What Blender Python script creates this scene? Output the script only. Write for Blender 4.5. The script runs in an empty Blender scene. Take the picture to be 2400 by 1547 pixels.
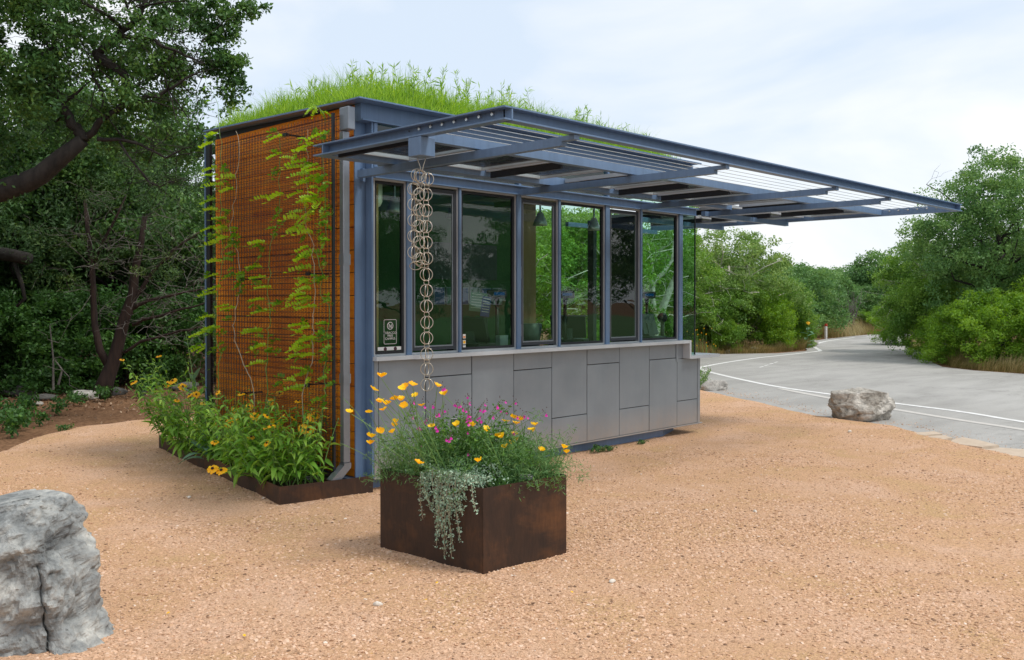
import bpy, bmesh, math, random
import numpy as np
from mathutils import Vector, Matrix, Euler, noise
from mathutils.geometry import tessellate_polygon
D = bpy.data
sc = bpy.context.scene
C = sc.collection
R = math.radians
PI = math.pi
rnd = random.Random(7)

# ------------------------------------------------------------------ camera, world, sun, exposure
cam_d = D.cameras.new('camera'); cam = D.objects.new('camera', cam_d); C.objects.link(cam)
sc.camera = cam
cam.location = (-4.735, -6.268, 1.63)
HEAD = R(44.29); PITCH = R(0.779)
fwd = Vector((math.cos(HEAD) * math.cos(PITCH), math.sin(HEAD) * math.cos(PITCH), -math.sin(PITCH)))
cam.rotation_euler = fwd.to_track_quat('-Z', 'Y').to_euler()
cam_d.sensor_fit = 'HORIZONTAL'; cam_d.sensor_width = 36; cam_d.lens = 32.22
cam_d.shift_y = -0.01625
cam_d.clip_start = 0.05; cam_d.clip_end = 2000

SUN_EL, SUN_ROT = R(58), R(156)
w = D.worlds.new('World'); sc.world = w; w.use_nodes = True
nt = w.node_tree; nt.nodes.clear(); N = nt.nodes.new; L = nt.links.new
out = N('ShaderNodeOutputWorld'); bg = N('ShaderNodeBackground'); bg.inputs['Strength'].default_value = 0.1
sky = N('ShaderNodeTexSky'); sky.sky_type = 'NISHITA'; sky.sun_disc = False
sky.sun_elevation = SUN_EL; sky.sun_rotation = SUN_ROT
tc = N('ShaderNodeTexCoord'); mp = N('ShaderNodeMapping'); mp.inputs['Scale'].default_value = (1.0, 1.0, 2.6)
L(tc.outputs['Generated'], mp.inputs['Vector'])
n1 = N('ShaderNodeTexNoise'); n1.inputs['Scale'].default_value = 2.3; n1.inputs['Detail'].default_value = 6; n1.inputs['Roughness'].default_value = 0.5
n1.inputs['Distortion'].default_value = 0.5
L(mp.outputs[0], n1.inputs['Vector'])
cr = N('ShaderNodeValToRGB')
cr.color_ramp.elements[0].position = 0.38; cr.color_ramp.elements[0].color = (0.70, 0.80, 0.925, 1)
cr.color_ramp.elements[1].position = 0.60; cr.color_ramp.elements[1].color = (0.985, 0.995, 1.0, 1)
L(n1.outputs['Fac'], cr.inputs[0])
mul = N('ShaderNodeVectorMath'); mul.operation = 'SCALE'; mul.inputs['Scale'].default_value = 6.7
L(cr.outputs[0], mul.inputs[0])
mx = N('ShaderNodeMix'); mx.data_type = 'RGBA'; mx.inputs[0].default_value = 0.9
L(sky.outputs[0], mx.inputs[6]); L(mul.outputs[0], mx.inputs[7])
L(mx.outputs[2], bg.inputs['Color']); L(bg.outputs[0], out.inputs[0])

sun_d = D.lights.new('sun', 'SUN'); sun_d.energy = 1.5; sun_d.angle = R(13); sun_d.color = (1.0, 0.95, 0.87)
sun = D.objects.new('sun', sun_d); C.objects.link(sun)
sd = Vector((math.sin(SUN_ROT) * math.cos(SUN_EL), math.cos(SUN_ROT) * math.cos(SUN_EL), math.sin(SUN_EL)))
sun.rotation_euler = sd.to_track_quat('Z', 'Y').to_euler(); sun.location = (0, -20, 40)

vs = sc.view_settings; vs.view_transform = 'Standard'; vs.look = 'None'; vs.exposure = 0.72; vs.gamma = 1.0
vs.use_curve_mapping = False
sc.cycles.max_bounces = 10; sc.cycles.transparent_max_bounces = 24
sc.cycles.diffuse_bounces = 4; sc.cycles.glossy_bounces = 4; sc.cycles.transmission_bounces = 6
sc.cycles.use_denoising = True

# ------------------------------------------------------------------ materials
def base_mat(name):
    m = D.materials.new(name); m.use_nodes = True
    t = m.node_tree; t.nodes.clear()
    o = t.nodes.new('ShaderNodeOutputMaterial'); p = t.nodes.new('ShaderNodeBsdfPrincipled')
    t.links.new(p.outputs[0], o.inputs[0])
    return m, t, p, o
def nz(t, scale, detail=5, rough=0.55, vec=None, dist=0.0):
    n = t.nodes.new('ShaderNodeTexNoise'); n.inputs['Scale'].default_value = scale
    n.inputs['Detail'].default_value = detail; n.inputs['Roughness'].default_value = rough
    n.inputs['Distortion'].default_value = dist
    if vec is not None: t.links.new(vec, n.inputs['Vector'])
    return n
def ramp(t, fac, stops):
    r = t.nodes.new('ShaderNodeValToRGB')
    while len(r.color_ramp.elements) < len(stops): r.color_ramp.elements.new(0.5)
    for e, (p, c) in zip(r.color_ramp.elements, stops):
        e.position = p; e.color = (*c, 1)
    t.links.new(fac, r.inputs[0])
    return r
def gvec(t, scale=(1, 1, 1), rot=(0, 0, 0)):
    g = t.nodes.new('ShaderNodeNewGeometry'); m = t.nodes.new('ShaderNodeMapping')
    m.inputs['Scale'].default_value = scale; m.inputs['Rotation'].default_value = rot
    t.links.new(g.outputs['Position'], m.inputs['Vector'])
    return m.outputs[0]
def bump(t, p, h, strength=0.3, dist=0.01):
    b = t.nodes.new('ShaderNodeBump'); b.inputs['Strength'].default_value = strength; b.inputs['Distance'].default_value = dist
    t.links.new(h, b.inputs['Height']); t.links.new(b.outputs[0], p.inputs['Normal'])
    return b
def mixc(t, fac, a, b, blend='MIX'):
    m = t.nodes.new('ShaderNodeMix'); m.data_type = 'RGBA'; m.blend_type = blend
    if isinstance(fac, (int, float)): m.inputs[0].default_value = fac
    else: t.links.new(fac, m.inputs[0])
    for s, i in ((a, 6), (b, 7)):
        if isinstance(s, tuple): m.inputs[i].default_value = (*s, 1)
        else: t.links.new(s, m.inputs[i])
    return m.outputs[2]
def pm(name, c1, c2=None, scale=6, rough=0.5, metal=0.0, bs=0.0, bscale=60, stretch=(1, 1, 1), spec=0.5):
    m, t, p, o = base_mat(name)
    c2 = c2 or tuple(x * 0.85 for x in c1)
    v = gvec(t, stretch)
    n = nz(t, scale, 6, 0.6, v)
    r = ramp(t, n.outputs['Fac'], [(0.3, c2), (0.7, c1)])
    t.links.new(r.outputs[0], p.inputs['Base Color'])
    p.inputs['Roughness'].default_value = rough; p.inputs['Metallic'].default_value = metal
    p.inputs['Specular IOR Level'].default_value = spec
    if bs:
        n2 = nz(t, bscale, 4, 0.6, v); bump(t, p, n2.outputs['Fac'], bs, 0.01)
    return m
def leaf_mat(name, stops, trans=0.3, rough=0.5, spec=0.35, tcol=None):
    m, t, p, o = base_mat(name)
    a = t.nodes.new('ShaderNodeAttribute'); a.attribute_name = 'tint'
    r = ramp(t, a.outputs['Fac'], stops)
    t.links.new(r.outputs[0], p.inputs['Base Color'])
    p.inputs['Roughness'].default_value = rough; p.inputs['Specular IOR Level'].default_value = spec
    tr = t.nodes.new('ShaderNodeBsdfTranslucent')
    hs = t.nodes.new('ShaderNodeHueSaturation'); hs.inputs['Hue'].default_value = 0.485; hs.inputs['Saturation'].default_value = 1.1; hs.inputs['Value'].default_value = 1.5
    t.links.new(r.outputs[0], hs.inputs['Color']); t.links.new(hs.outputs[0], tr.inputs['Color'])
    ms = t.nodes.new('ShaderNodeMixShader'); ms.inputs[0].default_value = trans
    t.links.new(p.outputs[0], ms.inputs[1]); t.links.new(tr.outputs[0], ms.inputs[2]); t.links.new(ms.outputs[0], o.inputs[0])
    return m
M = {}
def worn(name, c, streak, dust, rough, metal=0.0, var=0.06):
    m, t, p, o = base_mat(name)
    n1_ = nz(t, 26, 5, 0.6, gvec(t, (1, 1, 0.06))); n2_ = nz(t, 2.5, 6, 0.6, gvec(t)); n3_ = nz(t, 90, 3, 0.6, gvec(t))
    r1 = ramp(t, n1_.outputs['Fac'], [(0.30, (streak,) * 3), (0.60, (1, 1, 1))]); r2 = ramp(t, n2_.outputs['Fac'], [(0.3, (0.86, 0.88, 0.9)), (0.7, (1.05, 1.05, 1.05))])
    oi = t.nodes.new('ShaderNodeObjectInfo'); r3 = ramp(t, oi.outputs['Random'], [(0, (1 - var,) * 3), (1, (1, 1, 1))])
    k = mixc(t, 1.0, r1.outputs[0], r2.outputs[0], 'MULTIPLY'); k = mixc(t, 1.0, k, r3.outputs[0], 'MULTIPLY'); k = mixc(t, 1.0, k, c, 'MULTIPLY')
    if dust:                                        # splashed granite dust low on the wall
        g = t.nodes.new('ShaderNodeNewGeometry'); sx = t.nodes.new('ShaderNodeSeparateXYZ'); t.links.new(g.outputs['Position'], sx.inputs[0])
        mr_ = t.nodes.new('ShaderNodeMapRange'); mr_.inputs[1].default_value = 0.12; mr_.inputs[2].default_value = 0.42; mr_.inputs[3].default_value = dust; mr_.inputs[4].default_value = 0.0
        t.links.new(sx.outputs[2], mr_.inputs[0]); mm_ = t.nodes.new('ShaderNodeMath'); mm_.operation = 'MULTIPLY'; n4_ = nz(t, 9, 6, 0.7, gvec(t)); t.links.new(mr_.outputs[0], mm_.inputs[0]); t.links.new(n4_.outputs['Fac'], mm_.inputs[1])
        k = mixc(t, mm_.outputs[0], k, (0.45, 0.32, 0.22))
    t.links.new(k, p.inputs['Base Color']); p.inputs['Metallic'].default_value = metal
    rr_ = ramp(t, n2_.outputs['Fac'], [(0.3, (rough - .07,) * 3), (0.7, (rough + .1,) * 3)]); t.links.new(rr_.outputs[0], p.inputs['Roughness'])
    bump(t, p, n3_.outputs['Fac'], 0.06, 0.006)
    return m
M['steel'] = worn('blue_grey_paint', (0.126, 0.208, 0.345), 0.84, 0, 0.40)
M['steel_dark'] = pm('dark_paint', (0.03, 0.035, 0.045), None, 4, 0.4)
M['black'] = pm('black_paint', (0.009, 0.011, 0.016), None, 4, 0.45)
M['panel'] = worn('grey_zinc', (0.245, 0.28, 0.31), 0.97, 0.7, 0.42, 0.12, 0.06)
M['sill'] = pm('pale_metal', (0.56, 0.60, 0.64), (0.5, 0.54, 0.58), 3, 0.38, 0.2, 0.03, 80)
M['alu'] = pm('aluminium', (0.50, 0.52, 0.54), (0.42, 0.44, 0.46), 6, 0.38, 0.5)
M['gutter'] = pm('galvanised', (0.26, 0.29, 0.33), (0.22, 0.24, 0.27), 8, 0.36, 0.6)
M['rod'] = pm('stainless', (0.75, 0.75, 0.75), (0.68, 0.68, 0.68), 8, 0.25, 0.9)
M['chain'] = pm('copper_steel', (0.58, 0.54, 0.46), (0.40, 0.36, 0.30), 30, 0.32, 0.85)
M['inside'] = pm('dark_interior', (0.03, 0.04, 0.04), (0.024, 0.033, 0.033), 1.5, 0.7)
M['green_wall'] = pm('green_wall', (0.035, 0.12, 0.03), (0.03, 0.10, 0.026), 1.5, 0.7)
M['rock_dark'] = pm('dark_stone', (0.13, 0.125, 0.115), (0.055, 0.053, 0.05), 7, 0.95, 0, 0.6, 30)
M['ply'] = pm('plywood', (0.36, 0.22, 0.10), (0.28, 0.165, 0.07), 14, 0.5, 0, 0, 0, (1, 1, 0.1))
M['plastic'] = pm('black_plastic', (0.02, 0.021, 0.023), None, 10, 0.35)
M['grey_plastic'] = pm('grey_plastic', (0.06, 0.068, 0.072), None, 10, 0.4)
M['white'] = pm('white_print', (0.8, 0.8, 0.78), None, 10, 0.5)
M['blue_print'] = pm('blue_print', (0.05, 0.10, 0.28), None, 10, 0.5)
M['green_print'] = pm('green_print', (0.10, 0.22, 0.15), None, 10, 0.5)
M['orange_print'] = pm('orange_print', (0.8, 0.25, 0.03), None, 10, 0.5)
M['cell'] = pm('solar_cell', (0.010, 0.013, 0.022), (0.016, 0.018, 0.03), 20, 0.2)
M['soil'] = pm('soil', (0.10, 0.06, 0.04), (0.05, 0.03, 0.02), 30, 0.95, 0, 0.8, 60)
M['bark'] = pm('bark_oak', (0.036, 0.029, 0.025), (0.010, 0.008, 0.007), 14, 0.9, 0, 0.9, 40, (1, 1, 0.3))
M['bark_red'] = pm('bark_cedar', (0.05, 0.027, 0.020), (0.015, 0.009, 0.008), 18, 0.9, 0, 0.9, 50, (1, 1, 0.15))
M['lawn'] = pm('lawn', (0.07, 0.17, 0.03), (0.045, 0.12, 0.02), 3, 0.95, 0, 0.6, 25)
M['bark_pale'] = pm('bark_pale', (0.70, 0.67, 0.58), (0.34, 0.31, 0.26), 12, 0.85, 0, 0.4, 40)
M['twig'] = pm('grey_twig', (0.20, 0.18, 0.165), (0.09, 0.08, 0.07), 10, 0.9)
M['line'] = pm('road_paint', (0.84, 0.84, 0.83), (0.62, 0.61, 0.59), 14, 0.6)
M['old_line'] = pm('worn_paint', (0.56, 0.535, 0.50), (0.50, 0.475, 0.44), 9, 0.7)
M['flag'] = pm('flagstone_face', (0.58, 0.47, 0.36), (0.46, 0.36, 0.27), 8, 0.85, 0, 0.3, 50)

# siding
m, t, p, o = base_mat('orange_cedar')
v = gvec(t, (1, 1.2, 9))
nA = nz(t, 3.0, 6, 0.6, v, 0.4); nB = nz(t, 2.0, 3, 0.5, gvec(t))
oi = t.nodes.new('ShaderNodeObjectInfo')
rA = ramp(t, nA.outputs['Fac'], [(0.22, (0.62, 0.155, 0.010)), (0.5, (0.95, 0.33, 0.015)), (0.8, (0.97, 0.48, 0.04))])
rB = ramp(t, nB.outputs['Fac'], [(0.35, (0.78, 0.68, 0.6)), (0.62, (1, 1, 1))])
rO = ramp(t, oi.outputs['Random'], [(0.0, (0.76, 0.66, 0.62)), (1.0, (1, 1, 1))])
c = mixc(t, 1.0, rA.outputs[0], rB.outputs[0], 'MULTIPLY'); c = mixc(t, 1.0, c, rO.outputs[0], 'MULTIPLY')
t.links.new(c, p.inputs['Base Color']); p.inputs['Roughness'].default_value = 0.5; p.inputs['Specular IOR Level'].default_value = 0.25
bump(t, p, nA.outputs['Fac'], 0.15, 0.005)
M['cedar'] = m

# corten
m, t, p, o = base_mat('corten_steel')
v = gvec(t, (1, 1, 0.45)); nA = nz(t, 4.5, 8, 0.65, v, 0.6); nB = nz(t, 1.7, 7, 0.68, gvec(t, (1, 1, 1.5)), 0.25); nC = nz(t, 60, 4, 0.6, gvec(t, (1, 1, 0.2)))
rA = ramp(t, nA.outputs['Fac'], [(0.3, (0.020, 0.012, 0.009)), (0.55, (0.045, 0.022, 0.013)), (0.75, (0.085, 0.038, 0.017))])
rB = ramp(t, nB.outputs['Fac'], [(0.48, (0, 0, 0)), (0.85, (1, 1, 1))])
c = mixc(t, rB.outputs[0], rA.outputs[0], (0.17, 0.066, 0.020)); rC = ramp(t, nC.outputs['Fac'], [(0.3, (0.75, 0.75, 0.75)), (0.7, (1.1, 1.1, 1.1))])
c = mixc(t, 1.0, c, rC.outputs[0], 'MULTIPLY')
t.links.new(c, p.inputs['Base Color']); p.inputs['Roughness'].default_value = 0.62; p.inputs['Specular IOR Level'].default_value = 0.4
bump(t, p, nC.outputs['Fac'], 0.12, 0.004)
M['corten'] = m

# rock
def rock_mat(name, a, b, c, s=3.0):
    m, t, p, o = base_mat(name)
    v = gvec(t)
    nA = nz(t, s, 9, 0.68, v, 0.8); nB = nz(t, s * 5, 8, 0.7, v, 0.3)
    vo = t.nodes.new('ShaderNodeTexVoronoi'); vo.inputs['Scale'].default_value = s * 5; t.links.new(v, vo.inputs['Vector'])
    rA = ramp(t, nA.outputs['Fac'], [(0.32, a), (0.52, b), (0.70, c)])
    rB = ramp(t, nB.outputs['Fac'], [(0.3, (0.55, 0.55, 0.55)), (0.62, (1.08, 1.07, 1.05))])
    rV = ramp(t, vo.outputs['Distance'], [(0.07, (0.35, 0.33, 0.3)), (0.16, (1, 1, 1))])
    c1 = mixc(t, 1.0, rA.outputs[0], rB.outputs[0], 'MULTIPLY'); c1 = mixc(t, 0.55, c1, rV.outputs[0], 'MULTIPLY')
    t.links.new(c1, p.inputs['Base Color']); p.inputs['Roughness'].default_value = 0.85; p.inputs['Specular IOR Level'].default_value = 0.25
    b1 = bump(t, p, nB.outputs['Fac'], 0.8, 0.03)
    b2 = t.nodes.new('ShaderNodeBump'); b2.inputs['Strength'].default_value = 0.5; b2.inputs['Distance'].default_value = 0.015
    t.links.new(rV.outputs[0], b2.inputs['Height']); t.links.new(b1.outputs[0], b2.inputs['Normal']); t.links.new(b2.outputs[0], p.inputs['Normal'])
    return m
M['rock_grey'] = rock_mat('grey_limestone', (0.13, 0.14, 0.145), (0.33, 0.345, 0.345), (0.60, 0.595, 0.56), 3.6)
M['rock_tan'] = rock_mat('tan_limestone', (0.26, 0.235, 0.20), (0.47, 0.44, 0.395), (0.72, 0.685, 0.63), 3.0)
M['rock_pale'] = rock_mat('pale_limestone', (0.30, 0.29, 0.27), (0.48, 0.46, 0.43), (0.62, 0.60, 0.56), 5)

# gravel sheet + stones
def gravel_colour(t, vec):
    nA = nz(t, 1.3, 7, 0.66, vec, 0.5); nB = nz(t, 55, 5, 0.65, vec); nC = nz(t, 150, 3, 0.6, vec)
    rA = ramp(t, nA.outputs['Fac'], [(0.34, (0.62, 0.415, 0.225)), (0.48, (0.66, 0.42, 0.255)), (0.66, (0.72, 0.485, 0.34))])
    rB = ramp(t, nB.outputs['Fac'], [(0.28, (0.55, 0.50, 0.47)), (0.55, (1.06, 1.05, 1.04))])
    rC = ramp(t, nC.outputs['Fac'], [(0.32, (0.70, 0.66, 0.63)), (0.68, (1.12, 1.12, 1.13))])
    c = mixc(t, 1.0, rA.outputs[0], rB.outputs[0], 'MULTIPLY'); c = mixc(t, 1.0, c, rC.outputs[0], 'MULTIPLY')
    return c, nB, nC
m, t, p, o = base_mat('granite_gravel')
c, nB, nC = gravel_colour(t, gvec(t))
t.links.new(c, p.inputs['Base Color']); p.inputs['Roughness'].default_value = 0.95; p.inputs['Specular IOR Level'].default_value = 0.15
b1 = bump(t, p, nC.outputs['Fac'], 0.8, 0.012)
M['gravel'] = m
m, t, p, o = base_mat('granite_chip')
oi = t.nodes.new('ShaderNodeObjectInfo')
r = ramp(t, oi.outputs['Random'], [(0.0, (0.16, 0.095, 0.06)), (0.06, (0.36, 0.22, 0.135)), (0.4, (0.58, 0.36, 0.225)), (0.75, (0.66, 0.44, 0.30)), (0.985, (0.69, 0.49, 0.36)), (1.0, (0.74, 0.64, 0.54))])
t.links.new(r.outputs[0], p.inputs['Base Color']); p.inputs['Roughness'].default_value = 0.9; p.inputs['Specular IOR Level'].default_value = 0.2
M['chip'] = m
# woodland soil
m, t, p, o = base_mat('woodland_soil')
v = gvec(t); nA = nz(t, 0.5, 5, 0.6, v, 0.5); nB = nz(t, 22, 6, 0.7, v); nC = nz(t, 60, 3, 0.6, v)
rA = ramp(t, nA.outputs['Fac'], [(0.35, (0.19, 0.105, 0.06)), (0.62, (0.30, 0.175, 0.10))])
rB = ramp(t, nB.outputs['Fac'], [(0.35, (0.4, 0.36, 0.34)), (0.62, (1.1, 1.08, 1.05))])
c = mixc(t, 1.0, rA.outputs[0], rB.outputs[0], 'MULTIPLY')
t.links.new(c, p.inputs['Base Color']); p.inputs['Roughness'].default_value = 1.0; p.inputs['Specular IOR Level'].default_value = 0.1
bump(t, p, nC.outputs['Fac'], 0.8, 0.02)
M['ground'] = m
# asphalt
m, t, p, o = base_mat('pale_asphalt')
v = gvec(t); nA = nz(t, 0.22, 6, 0.6, gvec(t, (1, 1, 1)), 0.6); nB = nz(t, 120, 4, 0.7, v); nD = nz(t, 1.2, 5, 0.6, gvec(t, (0.35, 1.6, 1), (0, 0, R(38))), 0.4)
rA = ramp(t, nA.outputs['Fac'], [(0.35, (0.38, 0.37, 0.35)), (0.65, (0.465, 0.455, 0.435))])
rB = ramp(t, nB.outputs['Fac'], [(0.3, (0.72, 0.72, 0.72)), (0.7, (1.08, 1.08, 1.08))])
rD = ramp(t, nD.outputs['Fac'], [(0.38, (0.86, 0.86, 0.86)), (0.6, (1, 1, 1))])
c = mixc(t, 1.0, rA.outputs[0], rB.outputs[0], 'MULTIPLY'); c = mixc(t, 1.0, c, rD.outputs[0], 'MULTIPLY')
t.links.new(c, p.inputs['Base Color']); p.inputs['Roughness'].default_value = 0.9; p.inputs['Specular IOR Level'].default_value = 0.2
vo = t.nodes.new('ShaderNodeTexVoronoi'); vo.feature = 'DISTANCE_TO_EDGE'; vo.inputs['Scale'].default_value = 0.22
nw = nz(t, 1.4, 5, 0.6, v); va = t.nodes.new('ShaderNodeVectorMath'); va.operation = 'ADD'; vsn = t.nodes.new('ShaderNodeVectorMath'); vsn.operation = 'SCALE'; vsn.inputs['Scale'].default_value = 1.6
t.links.new(nw.outputs['Color'], vsn.inputs[0]); t.links.new(v, va.inputs[0]); t.links.new(vsn.outputs[0], va.inputs[1]); t.links.new(va.outputs[0], vo.inputs['Vector'])
rc_ = ramp(t, vo.outputs['Distance'], [(0.0015, (0.62, 0.61, 0.6)), (0.006, (1, 1, 1))])
ns_ = nz(t, 0.55, 6, 0.7, gvec(t, (1, 1, 1)), 1.0); rs_ = ramp(t, ns_.outputs['Fac'], [(0.32, (0.80, 0.80, 0.79)), (0.46, (1, 1, 1))])
c = mixc(t, 0.5, c, rc_.outputs[0], 'MULTIPLY'); c = mixc(t, 0.7, c, rs_.outputs[0], 'MULTIPLY'); t.links.new(c, p.inputs['Base Color'])
bump(t, p, nB.outputs['Fac'], 0.4, 0.004)
M['road'] = m
# glass
def glass_mat(name, tint, ior=1.5, wob=0.0):
    m = D.materials.new(name); m.use_nodes = True; t = m.node_tree; t.nodes.clear()
    o = t.nodes.new('ShaderNodeOutputMaterial'); a = t.nodes.new('ShaderNodeBsdfTransparent'); a.inputs[0].default_value = (*tint, 1)
    g = t.nodes.new('ShaderNodeBsdfGlossy'); g.inputs['Roughness'].default_value = 0.0; g.inputs[0].default_value = (0.95, 0.97, 0.96, 1)
    f0 = t.nodes.new('ShaderNodeFresnel'); f0.inputs[0].default_value = ior; ge = t.nodes.new('ShaderNodeNewGeometry')
    f1 = t.nodes.new('ShaderNodeMath'); f1.operation = 'SUBTRACT'; f1.inputs[0].default_value = 1.0; t.links.new(ge.outputs['Backfacing'], f1.inputs[1])
    f = t.nodes.new('ShaderNodeMath'); f.operation = 'MULTIPLY'; t.links.new(f0.outputs[0], f.inputs[0]); t.links.new(f1.outputs[0], f.inputs[1])
    s = t.nodes.new('ShaderNodeMixShader'); t.links.new(f.outputs[0], s.inputs[0]); t.links.new(a.outputs[0], s.inputs[1]); t.links.new(g.outputs[0], s.inputs[2])
    if wob:
        n = nz(t, 2.2, 2, 0.4, gvec(t, (1, 1, 1.8))); b = t.nodes.new('ShaderNodeBump'); b.inputs['Strength'].default_value = wob; b.inputs['Distance'].default_value = 0.01
        t.links.new(n.outputs['Fac'], b.inputs['Height']); t.links.new(b.outputs[0], g.inputs['Normal'])
    t.links.new(s.outputs[0], o.inputs[0])
    return m
M['glass'] = glass_mat('window_glass', (0.83, 0.96, 0.89), 1.65, 0.12)
M['glass_clear'] = glass_mat('edge_glass', (0.84, 0.94, 0.90), 1.5)
M['glass_roof'] = glass_mat('module_glass', (0.9, 0.95, 0.95), 1.45)
def emit(name, col, s):
    m = D.materials.new(name); m.use_nodes = True; t = m.node_tree; t.nodes.clear()
    o = t.nodes.new('ShaderNodeOutputMaterial'); e = t.nodes.new('ShaderNodeEmission'); e.inputs[0].default_value = (*col, 1); e.inputs[1].default_value = s
    t.links.new(e.outputs[0], o.inputs[0]); return m
M['screen'] = emit('display_screen', (0.01, 0.12, 0.36), 0.16)

G = lambda *s: [(p, c) for p, c in s]
M['oak_leaf'] = leaf_mat('oak_leaf', G((0, (0.030, 0.082, 0.027)), (0.5, (0.070, 0.165, 0.042)), (1, (0.175, 0.31, 0.07))), 0.28)
M['cedar_leaf'] = leaf_mat('cedar_leaf', G((0, (0.026, 0.066, 0.023)), (0.6, (0.058, 0.13, 0.036)), (1, (0.14, 0.23, 0.055))), 0.2)
M['dark_leaf'] = leaf_mat('under_leaf', G((0, (0.028, 0.078, 0.02)), (0.6, (0.06, 0.155, 0.034)), (1, (0.125, 0.27, 0.05))), 0.3)
M['far_haze_leaf'] = leaf_mat('far_haze_leaf', G((0, (0.072, 0.175, 0.058)), (0.5, (0.14, 0.28, 0.082)), (1, (0.25, 0.40, 0.115))), 0.3)  # distance haze is put into this leaf colour, lifted and bluer
M['mid_leaf'] = leaf_mat('mid_leaf', G((0, (0.07, 0.175, 0.028)), (0.5, (0.155, 0.305, 0.046)), (1, (0.28, 0.45, 0.08))), 0.3)
M['bright_leaf'] = leaf_mat('bright_leaf', G((0, (0.085, 0.20, 0.020)), (0.5, (0.165, 0.325, 0.030)), (1, (0.27, 0.44, 0.05))), 0.35)
M['pale_leaf'] = leaf_mat('pale_leaf', G((0, (0.10, 0.20, 0.045)), (0.5, (0.19, 0.32, 0.08)), (1, (0.34, 0.45, 0.15))), 0.35)
M['roof_grass'] = leaf_mat('roof_grass', G((0, (0.13, 0.27, 0.035)), (0.5, (0.25, 0.45, 0.05)), (1, (0.42, 0.60, 0.09))), 0.45)
M['susan_leaf'] = leaf_mat('susan_leaf', G((0, (0.115, 0.28, 0.032)), (0.6, (0.20, 0.42, 0.05)), (1, (0.32, 0.54, 0.09))), 0.3)
M['blue_leaf'] = leaf_mat('bluegreen_leaf', G((0, (0.10, 0.22, 0.13)), (1, (0.17, 0.32, 0.2))), 0.2)
M['vine_leaf'] = leaf_mat('vine_leaf', G((0, (0.06, 0.18, 0.015)), (0.4, (0.17, 0.38, 0.02)), (1, (0.40, 0.64, 0.04))), 0.4)
M['poppy_leaf'] = leaf_mat('poppy_leaf', G((0, (0.065, 0.17, 0.055)), (0.6, (0.135, 0.28, 0.095)), (1, (0.23, 0.39, 0.14))), 0.3)
M['salvia_leaf'] = leaf_mat('salvia_leaf', G((0, (0.04, 0.12, 0.02)), (0.6, (0.08, 0.20, 0.035)), (1, (0.14, 0.29, 0.05))), 0.3)
M['silver_leaf'] = leaf_mat('silver_leaf', G((0, (0.25, 0.39, 0.27)), (1, (0.54, 0.70, 0.54))), 0.15)
M['dry_grass'] = leaf_mat('dry_grass', G((0, (0.16, 0.17, 0.05)), (0.4, (0.30, 0.25, 0.10)), (1, (0.50, 0.40, 0.20))), 0.3)
M['litter'] = leaf_mat('litter_leaf', G((0, (0.10, 0.055, 0.03)), (0.5, (0.22, 0.13, 0.075)), (1, (0.42, 0.30, 0.2))), 0.1)
M['stem'] = pm('green_stem', (0.16, 0.30, 0.07), (0.11, 0.22, 0.05), 20, 0.6)
M['pale_stem'] = pm('pale_stem', (0.46, 0.40, 0.30), (0.32, 0.26, 0.17), 20, 0.7)
M['poppy'] = leaf_mat('poppy_petal', G((0, (0.95, 0.42, 0.004)), (0.5, (0.98, 0.58, 0.008)), (1, (0.98, 0.70, 0.02))), 0.3)
M['yellow'] = leaf_mat('susan_petal', G((0, (0.92, 0.44, 0.006)), (1, (0.98, 0.66, 0.015))), 0.2)
M['magenta'] = leaf_mat('salvia_petal', G((0, (0.55, 0.02, 0.33)), (1, (0.8, 0.05, 0.5))), 0.25)
M['cone'] = pm('flower_cone', (0.05, 0.018, 0.008), None, 60, 0.9)
M['dark_bud'] = pm('dark_bud', (0.08, 0.03, 0.04), None, 60, 0.8)
M['white_stone'] = pm('white_stone', (0.72, 0.66, 0.58), (0.6, 0.54, 0.46), 30, 0.8)
M['white_petal'] = pm('white_petal', (0.75, 0.75, 0.72), None, 60, 0.8)
M['red'] = pm('red_paint', (0.5, 0.05, 0.03), None, 60, 0.5)

# ------------------------------------------------------------------ object helpers
def link(name, data, m=None, parent=None, loc=(0, 0, 0)):
    o = D.objects.new(name, data); C.objects.link(o)
    if m is not None and data is not None and len(data.materials) == 0: data.materials.append(m)
    o.location = loc
    if parent is not None: o.parent = parent
    return o
def tag(o, label=None, cat=None, group=None, kind=None):
    if label: o['label'] = label
    if cat: o['category'] = cat
    if group: o['group'] = group
    if kind: o['kind'] = kind
    return o
def thing(name, label, cat, loc=(0, 0, 0), group=None, rz=0.0):
    o = D.objects.new(name, None); C.objects.link(o); o.location = loc; o.rotation_euler = (0, 0, rz)
    o.empty_display_size = 0.2
    return tag(o, label, cat, group)
def np_mesh(name, V, F, tint=None, smooth=False):
    V = np.asarray(V, np.float32); F = np.asarray(F, np.int32)
    me = D.meshes.new(name); k = F.shape[1]
    me.vertices.add(len(V)); me.vertices.foreach_set('co', V.ravel())
    me.loops.add(F.size); me.loops.foreach_set('vertex_index', F.ravel())
    me.polygons.add(len(F)); me.polygons.foreach_set('loop_start', np.arange(0, F.size, k, dtype=np.int32))
    me.update(calc_edges=True)
    if smooth: me.polygons.foreach_set('use_smooth', np.ones(len(F), bool))
    if tint is not None:
        a = me.attributes.new('tint', 'FLOAT', 'FACE'); a.data.foreach_set('value', np.asarray(tint, np.float32))
    return me
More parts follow.
